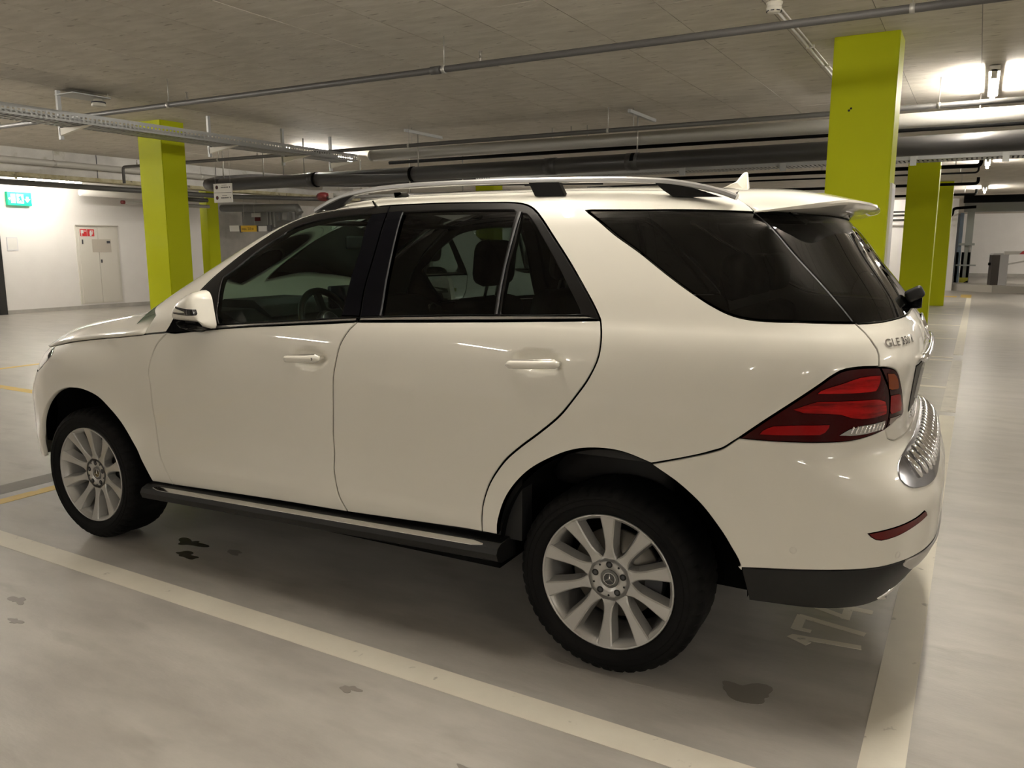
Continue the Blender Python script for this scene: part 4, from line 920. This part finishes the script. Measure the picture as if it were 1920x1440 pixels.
for x in (-9.9, -6.0, -2.97, .62, 3.4): rod(sp2, x, 6.0, 2.96); collar(sp2, x, 6.0, 2.945, .027, .03)
for x in (-12.0, -9.0): MB().lathe([(.012, 0), (.012, .03), (.007, .035), (.007, .07), (.016, .077), (0, .078)], 12, 'z').build('sprinkler_head', 'disc_metal', sp2).location = (x, 6.0, 2.968)
# grey pipe in front, black drain pipe under it
gp_ = pipe('ventilation_pipe', [(-7.05, 6.45, 2.900), (-.8, 6.45, 2.878), (7.5, 6.45, 2.872)], .080, 'pipe_grey', 'fat grey pipe running under the ceiling behind the nearest green pillar')
MB().lathe([(0, -.012), (.075, -.012), (.083, 0), (.083, .03), (.080, .03)], 24, 'x', (-7.05, 6.45, 2.900)).build('pipe_cap', 'pipe_grey', gp_)
for x in (-6.1, -2.72, 2.3):
    rod(gp_, x, 6.35, 2.62, H-.03, .009, 'hanger_strut'); rod(gp_, x, 6.20, 2.98); b = MB().box((x-.02, 6.05, H-.075), (x+.02, 6.95, H-.035)).build('hanger_rail', 'galvanized', gp_)
db = pipe('drain_pipe', [(-10.2, 6.3, 2.575), (-.8, 6.3, 2.594), (7.5, 6.3, 2.612)], .103, 'pipe_black', 'thick black drain pipe running above the car roof', 28)
for x in (-6.16, -2.735): collar(db, x, 6.3, 2.575+(x+10.2)*.0021, .103, .05, m='liner', name='pipe_clamp')
for x in (-8.15, -3.9, -2.75): collar(db, x, 6.3, 2.575+(x+10.2)*.0021, .103, .16, m='pipe_black', name='pipe_socket')
MB().lathe([(.104, -.01), (.117, -.01), (.117, .012), (.104, .012)], 28, 'x', (-8.04, 6.3, 2.580)).build('pipe_gasket', 'liner', db)
for x, y in ((-9.2, 6.3), (-8.75, 6.3), (-8.3, 6.3), (-10.15, 6.3)): rod(db, x, y, 2.66, H, .011, 'hanger_strut')
el = pipe('drain_pipe', [(-10.2, 6.3, 2.575), (-10.62, 6.38, 2.60), (-10.78, 6.75, 2.68), (-10.55, 7.25, 2.74), (-9.6, 8.9, 2.78), (-5.2, 11.0, 2.80)], .10, 'pipe_black', 'black drain pipe elbow turning away beside the left green pillar', 24)
MB().lathe([(.10, -.015), (.115, -.015), (.115, .015), (.10, .015)], 24, 'y', (-10.05, 8.1, 2.76)).build('pipe_gasket', 'liner', el)
thin = pipe('conduit_pipe', [(-7.3, 7.2, 2.875), (7.5, 7.2, 2.88)], .026, 'liner', 'thin black conduit between the grey pipe and the drain pipe', 12)
for x in (-4.35, -4.05, -3.8, 0.97, 2.2): rod(thin, x, 7.2, 2.88, H, .008)
# cable trays
def tray(name, axis, c, a0, a1, z, w, label):
    t = tag(empty(name, (0, 0, 0)), label, 'cable tray')
    def B(a, b): return ((c+a[0], a[1], a[2]), (c+b[0], b[1], b[2])) if axis == 'y' else ((a[1], c+a[0], a[2]), (b[1], c+b[0], b[2]))
    for s in (-1, 1):
        m = MB(); e = s*w/2
        # perforated side: three solid strips and the webs between two rows of square holes
        for z0, z1 in ((0, .022), (.040, .050), (.068, .105)): m.box(*B((e-.001, a0, z+z0), (e+.001, a1, z+z1)))
        n = int((a1-a0)/.05)
        for k in range(n+1):
            y = a0+k*.05; 
            for z0, z1 in ((.022, .040), (.050, .068)): m.box(*B((e-.001, y-.012, z+z0), (e+.001, min(y+.012, a1), z+z1)))
        m.box(*B((e-.012*(s > 0), a0, z+.103), (e+.012*(s < 0), a1, z+.105))); m.build('tray_side', 'galvanized', t)
    n = int((a1-a0)/.06); m = MB()
    for k in range(n): y = a0+k*.06; m.box(*B((-w/2, y, z), (w/2, y+.034, z+.002)))
    m.box(*B((-w/2, a0, z), (-w/2+.04, a1, z+.002))); m.box(*B((w/2-.04, a0, z), (w/2, a1, z+.002))); o = m.build('tray_bottom', 'galvanized', t); o['kind'] = 'stuff'
    for k in range(3): 
        off = -.09+k*.08; A, Bq = B((off, a0, z+.018), (off, a1, z+.018)); MB().tube([A, Bq], .011, 8).build('cable', 'sign_ink' if k else 'pipe_grey', t)
    return t
t1 = tray('cable_tray', 'y', -7.48, -3.0, 6.40, 2.825, .40, 'perforated metal cable tray crossing the top of the left green pillar')
for y in (2.05, 4.05, 5.35, 6.35):
    MB().box((-7.80, y-.02, 2.70), (-7.765, y+.02, H-.002)).build('support_post', 'galvanized', t1)
    MB().add([(-7.78, y-.02, 2.82), (-7.24, y-.02, 2.82), (-7.78, y-.02, 2.74), (-7.78, y+.02, 2.82), (-7.24, y+.02, 2.82), (-7.78, y+.02, 2.74)], [(0, 1, 2), (3, 5, 4), (0, 3, 4, 1), (1, 4, 5, 2), (0, 2, 5, 3)]).build('support_bracket', 'cream_plastic', t1)
t2 = tray('cable_tray', 'x', 9.6, -7.0, 7.5, 2.74, .50, 'wide perforated cable tray running under the ceiling behind the drain pipe')
for x in (-3.1, -1.55, .2, 1.3): MB().box((x-.04, 9.28, 2.66), (x+.04, 9.34, 2.82)).build('support_post', 'galvanized', t2)
# duct shelf plate and siren on the tray
pl = tag(MB().box((-7.80, 2.02, H-.055), (-7.46, 2.46, H-.045)).build('ceiling_plate', 'galvanized'), 'small metal plate under the ceiling above the left cable tray', 'plate')
for q in ((-7.78, 2.04), (-7.48, 2.44)): rod(pl, q[0], q[1], H-.05)
sr = tag(MB().lathe([(0, 0), (.045, 0), (.07, -.05), (.075, -.075), (.06, -.082), (.02, -.085), (0, -.085)], 24, 'z', (0, 0, 0)).build('alarm_sounder', 'cream_plastic'), 'cream alarm sounder hanging from the small plate at upper left', 'alarm')
sr.location = (-7.60, 2.40, H-.055); MB().lathe([(.074, -.030), (.0765, -.034), (.0765, -.04), (.074, -.044)], 24, 'z').build('slot', 'sign_ink', sr)
# smoke detector with conduits
sd = tag(MB().lathe([(0, 0), (.056, 0), (.056, -.014), (.050, -.016), (.050, -.034), (.054, -.037), (.050, -.055), (.040, -.068), (0, -.070)], 32, 'z').build('smoke_detector', 'cream_plastic'), 'cream smoke detector on the ceiling at the top edge, above the car tail', 'detector')
sd.location = (-.285, 2.62, H)
for k in range(8):
    a = k*PI/4; MB().box((-.012, .048, -.064), (.012, .0515, -.058)).build('sensor_slot', 'sign_ink', sd).rotation_euler = (0, 0, a)
for dx, r in ((0, .011), (.035, .006)):
    cd = pipe('conduit_pipe', [(-.30+dx, 2.68, H-.012), (-.30+dx, 6.4, H-.012)], r, 'pipe_white', 'pale conduit on the ceiling running from the smoke detector to the nearest pillar' if dx == 0 else 'thin cable on the ceiling beside the pale smoke detector conduit', 10, 'conduit')
    for y in (3.2, 4.0, 4.8): MB().box((-.30+dx-.016, y-.008, H-.026), (-.30+dx+.016, y+.008, H)).build('clip', 'pipe_white', cd)
# pipes along the left beam and wall
p_ = pipe('wall_pipe', [(-13.25, -2, 2.985), (-13.25, 12, 2.985)], .055, 'pipe_grey', 'grey pipe along the concrete beam at the far left')
for y in (5.25, 7.2, 8.4): rod(p_, -13.25, y, 3.03); collar(p_, -13.25, y, 2.985, .055, .04, 'y')
pipe('wall_pipe', [(-13.9, -2, 2.66), (-13.9, 9.5, 2.66), (-12.4, 12, 2.66)], .05, 'pipe_dark', 'dark pipe running under the concrete beam above the white wall')
pw_ = pipe('wall_pipe', [(-17.6, 8.45, 2.80), (-17.6, 12.0, 2.80)], .075, 'pipe_white', 'white pipe high on the left wall above the fire cabinet')
MB().tube([(-17.55, 10.6, 2.79), (-17.55, 12.1, 2.79)], .055, 14).build('pipe_core', 'pipe_dark', pw_)
pg = pipe('wall_pipe', [(-17.5, 9.5, 2.62), (-17.5, 12.1, 2.62)], .045, 'pipe_grey', 'short grey pipe with a red end below the white wall pipe')
MB().lathe([(0, -.01), (.046, -.01), (.046, .07)], 16, 'y', (-17.5, 9.46, 2.62)).build('red_end', 'valve_red', pg)
# hanging clear acrylic sign panel by the beam
ac = tag(MB().box((-12.32, 6.30, 2.45), (-12.31, 6.98, 2.76)).build('hanging_panel', 'sign_paper'), 'blank pale panel hanging on two wires below the concrete beam', 'sign')
for y in (6.34, 6.94): rod(ac, -12.315, y, 2.76, H, .003)
# exit sign on the left wall
ex = tag(MB().box((-17.99, 6.93, 2.45), (-17.90, 7.46, 2.745)).build('exit_sign', 'sign_green'), 'green emergency exit sign glowing on the white wall at far left', 'sign')
def sx(poly, m='sign_white_lit', d=.006): return MB().prism(poly, -17.90, -17.90+d, 'x').build('pictogram', m, ex)
sx([(7.00, 2.50), (7.10, 2.50), (7.10, 2.70), (7.00, 2.70)]); sx([(7.13, 2.50), (7.28, 2.50), (7.28, 2.70), (7.13, 2.70)])
sx([(7.20, 2.66), (7.225, 2.66), (7.235, 2.60), (7.255, 2.52), (7.235, 2.515), (7.215, 2.57), (7.17, 2.53), (7.16, 2.545), (7.195, 2.60), (7.165, 2.61), (7.17, 2.63)], 'sign_green', .009)
sx([(7.36, 2.52), (7.43, 2.60), (7.39, 2.60), (7.39, 2.65), (7.34, 2.65), (7.34, 2.60), (7.30, 2.60)]); sx([(6.94, 2.60), (6.97, 2.63), (6.97, 2.61), (6.995, 2.61), (6.995, 2.58), (6.97, 2.58), (6.97, 2.56)])
# fire cabinet set in the left wall
fc = tag(empty('fire_cabinet', (-18.0, 9.05, .15)), 'tall cream fire cabinet door with red hose signs on the white left wall', 'cabinet')
MB().box((0, -.56, -.02), (.025, .56, 1.88)).build('cabinet_frame', 'cabinet', fc)
MB().box((.02, -.50, .0), (.04, -.005, 1.84)).build('cabinet_door', 'cabinet', fc); MB().box((.02, .005, 0), (.04, .50, 1.84)).build('cabinet_door', 'cabinet', fc)
MB().box((.025, -.56, 1.88), (.06, .56, 1.90)).build('cabinet_top', 'cabinet_panel', fc)
MB().box((.04, -.17, 1.24), (.048, .33, 1.56)).build('glazed_panel', 'cabinet_panel', fc); MB().box((.048, .22, 1.46), (.052, .31, 1.52)).build('label_plate', 'sign_ink', fc)
MB().box((.04, -.43, 1.44), (.052, -.40, 1.55)).build('hinge', 'sign_ink', fc); MB().box((.04, .03, .98), (.06, .06, 1.06)).build('latch', 'sign_ink', fc)
for k, y in enumerate((-.46, -.27)):
    s_ = MB().box((.04, y, 1.63), (.046, y+.175, 1.80)).build('fire_sign', 'sign_red', fc); X = .0465
    if k == 0:
        MB().prism([(y+.02, 1.70), (y+.09, 1.70), (y+.09, 1.78), (y+.02, 1.78)], .046, .049, 'x').build('pictogram', 'sign_white', s_); MB().prism([(y+.10, 1.745), (y+.155, 1.745), (y+.155, 1.765), (y+.10, 1.765)], .046, .049, 'x').build('pictogram', 'sign_white', s_)
        MB().prism([(y+.03, 1.64), (y+.05, 1.64), (y+.05, 1.70), (y+.03, 1.70)], .046, .049, 'x').build('pictogram', 'sign_white', s_)
    else:
        MB().prism([(y+.06, 1.64), (y+.10, 1.64), (y+.12, 1.72), (y+.10, 1.77), (y+.07, 1.775), (y+.055, 1.72)], .046, .049, 'x').build('pictogram', 'sign_white', s_); MB().prism([(y+.115, 1.67), (y+.125, 1.67), (y+.15, 1.74), (y+.125, 1.785), (y+.115, 1.78), (y+.135, 1.74)], .046, .049, 'x').build('pictogram', 'sign_white', s_)
nt = tag(MB().box((-18.0, 6.86, 1.44), (-17.985, 7.10, 1.74)).build('wall_notice', 'sign_paper'), 'small pale notice sheet on the white wall beside the dark door post', 'notice')
MB().box((-17.985, 6.875, 1.46), (-17.983, 7.085, 1.72)).build('sheet', 'sign_white', nt)
dr = struct(empty('door_1', (-18.0, 6.72, 0)))
MB().box((-.18, -.16, 0), (.03, 0, 2.42)).build('door_post', 'door_black', dr); MB().box((-.18, -1.6, 2.34), (.03, -.16, 2.42)).build('door_header', 'door_black', dr)
MB().box((-.08, -1.5, .05), (-.06, -.16, 2.34)).build('door_pane', 'door_glass_plate', dr); MB().box((-.09, -1.5, .05), (-.05, -.16, .35)).build('door_kick_plate', 'barrier_grey', dr)
# small sign boards
bx = tag(MB().box((-10.18, 6.10, 2.265), (-9.74, 6.115, 2.575)).build('information_sign', 'sign_white'), 'white sign with two round symbols hanging under the drain pipe', 'sign')
for z in (2.515, 2.345):
    MB().lathe([(.018, -.003), (.032, -.003), (.032, 0), (.018, 0)], 20, 'y', (-10.10, 6.10, z), closed=True).build('symbol', 'sign_ink', bx); MB().lathe([(0, -.002), (.02, -.002), (.02, 0)], 16, 'y', (-10.10, 6.10, z)).build('symbol', 'valve_red', bx)
    MB().box((-9.98, 6.097, z+.03), (-9.86, 6.10, z+.036)).build('text_line', 'sign_ink', bx)
    for k in range(7): MB().box((-10.0+k*.026, 6.097, z-.012), (-10.0+k*.026+.016, 6.10, z+.006)).build('text_mark', 'sign_ink', bx)
    MB().box((-9.795, 6.097, z-.014), (-9.78, 6.10, z+.008)).build('text_mark', 'sign_ink', bx)
MB().box((-10.17, 6.098, 2.424), (-9.75, 6.10, 2.430)).build('divider', 'sign_ink', bx)
for x in (-10.14, -9.78): rod(bx, x, 6.107, 2.575, H, .002)
hb = tag(empty('height_limit_sign', (0, 0, 0)), 'yellow height limit board between two white boards under the back left duct', 'sign')
MB().box((-19.88, 16.0, 2.02), (-19.22, 16.05, 2.225)).build('sign_frame', 'sign_frame', hb); yb = MB().box((-20.62, 15.98, 2.02), (-19.88, 16.02, 2.225)).build('yellow_board', 'sign_yellow', hb)
MB().box((-20.70, 16.0, 2.0), (-20.62, 16.04, 2.23)).build('sign_frame', 'sign_frame', hb)
MB().box((-21.18, 15.99, 2.035), (-20.72, 16.02, 2.235)).build('white_board', 'sign_white', hb); MB().box((-19.78, 15.97, 2.025), (-19.40, 16.0, 2.205)).build('white_board', 'sign_white', hb)
for x in (-20.5, -20.0): rod(hb, x, 16.02, 2.22, H, .006)
cu = bpy.data.curves.new('max', 'FONT'); cu.body = 'max. 2.0 m'; cu.size = .125; cu.extrude = .002; to = bpy.data.objects.new('t', cu); COL.objects.link(to)
me = bpy.data.meshes.new_from_object(to.evaluated_get(bpy.context.evaluated_depsgraph_get())); bpy.data.objects.remove(to); me.name = 'board_lettering'
o = link('board_lettering', me, 'sign_brown', yb); o.location = (-20.57, 15.977, 2.08); o.rotation_euler = (PI/2, 0, 0)
# ventilation unit at the back left
vu = tag(MB().box((-21.9, 17.2, 2.12), (-20.6, 18.2, 2.78)).build('ventilation_unit', 'duct'), 'grey ventilation box under the ceiling at the back left', 'ventilation unit')
MB().box((-21.4, 17.18, 2.56), (-20.95, 17.2, 2.70)).build('label_plate', 'sign_white', vu); MB().box((-21.25, 17.18, 2.42), (-20.98, 17.2, 2.55)).build('label_plate', 'reflector_red', vu)
MB().prism([(-20.6, 2.78), (-20.1, 2.70), (-20.1, 2.42), (-20.6, 2.15)], 17.2, 18.0, 'y').build('duct_transition', 'duct', vu); MB().box((-20.1, 17.3, 2.45), (-19.8, 17.9, 2.70)).build('flange', 'galvanized', vu)
for k in range(3): MB().box((-20.62+k*.16, 17.17, 2.2), (-20.58+k*.16, 17.2, 2.76)).build('seam', 'galvanized', vu)
sdct = pipe('spiral_duct', [(-22.2, 16.6, 2.86), (-18.6, 16.6, 2.80), (-18.5, 16.6, 2.62)], .13, 'duct', 'round grey duct above the ventilation box at the back left', 20, 'duct')
rod(sdct, -20.5, 16.6, 2.9); rod(sdct, -19.2, 16.6, 2.9)
rod(vu, -21.6, 17.6, 2.78); rod(vu, -20.9, 17.6, 2.78)
rdct = pipe('round_duct', [(-19.55, 17.6, 2.2), (-19.55, 17.6, 2.85)], .12, 'duct', 'short vertical grey duct behind the yellow height board', 18, 'duct')
pipe('wall_pipe', [(-22, 13.4, 3.02), (-13, 13.4, 3.02), (-6.5, 13.4, 3.02)], .04, 'pipe_white', 'pale thin pipe passing behind the second left pillar', 12)
rod(rdct, -19.55, 17.6, 2.85)
va = tag(MB().tube([(-11.2, 9.2, 2.52), (-6.2, 9.2, 2.50)], .035, 12).build('fire_pipe', 'pipe_dark'), 'dark fire pipe with red valve below the black drain pipe', 'pipe')
MB().lathe([(0, -.12), (.07, -.12), (.09, -.05), (.09, .05), (.07, .12), (0, .12)], 16, 'x', (-10.6, 9.2, 2.54)).build('valve_body', 'valve_red', va); MB().box((-10.4, 9.14, 2.5), (-10.28, 9.22, 2.60)).build('valve_plate', 'sign_white', va)
for x in (-9.6, -8.4, -7.2): rod(va, x, 9.2, 2.53, H, .012)
tag(MB().box((-12.0, 12.0, 2.60), (-5.5, 12.2, 2.74)).build('beam_duct', 'duct'), 'flat grey duct behind the drain pipe, left of the car roof', 'duct')
# right hand background: thin sprinkler branches, gate and barrier
for k, (x1, y, z) in enumerate(((1.0, 13.0, 2.93), (.95, 18.3, 2.98), (.9, 23.0, 3.0), (.95, 16.4, 3.08))):
    b_ = pipe('sprinkler_branch', [(-8, y, z), (x1, y, z), (x1, y, z+.14)], .035 if k < 3 else .02, 'liner', ['thin dark sprinkler branch ending near the small aisle tube, lowest and nearest', 'second dark sprinkler branch crossing the farthest green pillar', 'most distant dark sprinkler branch above the gate', 'thinnest dark line of pipe behind the second right pillar'][k], 10, 'pipe', .07)
    for x in (-1.6, .62): rod(b_, x, y, z, H, .008)
for z in (2.50, 2.66, 2.78): pipe('wall_pipe', [(-6, 29.0, z), (.1, 29.0, z)], .03, 'pipe_dark', {2.50: 'lowest dark pipe on the far white wall between the right pillars', 2.66: 'middle dark pipe on the far white wall between the right pillars', 2.78: 'top dark pipe on the far white wall between the right pillars'}[z], 8)
pipe('drain_pipe', [(-.3, 28.9, 2.60), (.20, 28.9, 2.60), (.20, 28.9, 2.86), (.9, 28.9, 2.90)], .05, 'liner', 'black drain bend at the corner of the far white wall', 10, bend=.12)
pipe('drain_pipe', [(.55, 26.5, 3.04), (8.5, 26.5, 3.04)], .12, 'liner', 'black pipe above the steel gate beam', 14)
gt = tag(empty('gate', (0, 0, 0)), 'grey steel gate frame with a roller beam at the garage exit', 'gate')
MB().box((.50, 31.3, 2.82), (8.6, 31.7, 3.14)).build('gate_beam', 'gate_steel', gt); MB().box((.62, 31.4, .0), (.86, 31.55, 2.85)).build('gate_post', 'gate_steel', gt); MB().box((.40, 31.5, .0), (.52, 31.6, 2.80)).build('gate_rail', 'gate_blue', gt)
for x in (.42, .60, .80): MB().tube([(x, 31.1, .2), (x, 31.1, 1.35)], .045, 10).build('gate_cylinder', 'liner', gt)
MB().tube([(.80, 31.1, 1.35), (.80, 31.1, 1.62)], .04, 10).build('gate_piston', 'sign_white', gt); MB().box((.45, 31.0, 1.60), (.95, 31.15, 1.68)).build('gate_bracket', 'gate_steel', gt); MB().box((.40, 31.0, .85), (1.05, 31.05, .90)).build('gate_bar', 'gate_steel', gt)
hz = MB().box((.56, 30.98, .02), (.84, 31.02, .42)).build('hazard_plate', 'hazard_yellow', gt); MB().prism([(.56, .06), (.84, .22), (.84, .32), (.56, .16)], 30.97, 30.98, 'y').build('hazard_stripe', 'liner', hz)
ki = tag(MB().prism([(.35, 29.6), (.9, 29.2), (1.6, 28.6), (10.7, 28.2), (10.7, 30.9), (.35, 30.9)], 0, .24).build('kerb_island', 'kerb'), 'raised concrete kerb island under the exit barrier', 'kerb')
ba = tag(empty('barrier', (1.72, 29.4, .24), .25), 'grey barrier box with a red and white boom on the kerb island', 'barrier')
MB().box((-.24, -.17, 0), (.0, .17, 1.03)).build('barrier_side', 'barrier_dark', ba); MB().box((0, -.18, 0), (.26, .18, 1.03)).build('barrier_body', 'barrier_grey', ba); MB().prism([(-.25, 1.03), (.28, 1.03), (.24, 1.09), (-.20, 1.09)], -.19, .19, 'y').build('barrier_lid', 'barrier_grey', ba)
MB().lathe([(0, -.04), (.05, -.04), (.05, .04), (0, .04)], 14, 'x', (-.26, 0, .72)).build('barrier_lamp', 'liner', ba)
bo = MB().bar((.1, -.21, 1.10), (3.4, -.21, 1.16), .05, .11).build('boom', 'sign_white', ba)
for k in range(4): MB().prism([(.55+k*.75, 1.06+k*.0136), (.70+k*.75, 1.06+k*.0136), (.80+k*.75, 1.17+k*.0136), (.65+k*.75, 1.17+k*.0136)], -.245, -.237, 'y').build('boom_stripe', 'barrier_red', bo)
MB().bar((.27, -.2, .72), (1.9, -.21, 1.08), .04, .05).build('boom_stay', 'sign_white', ba)
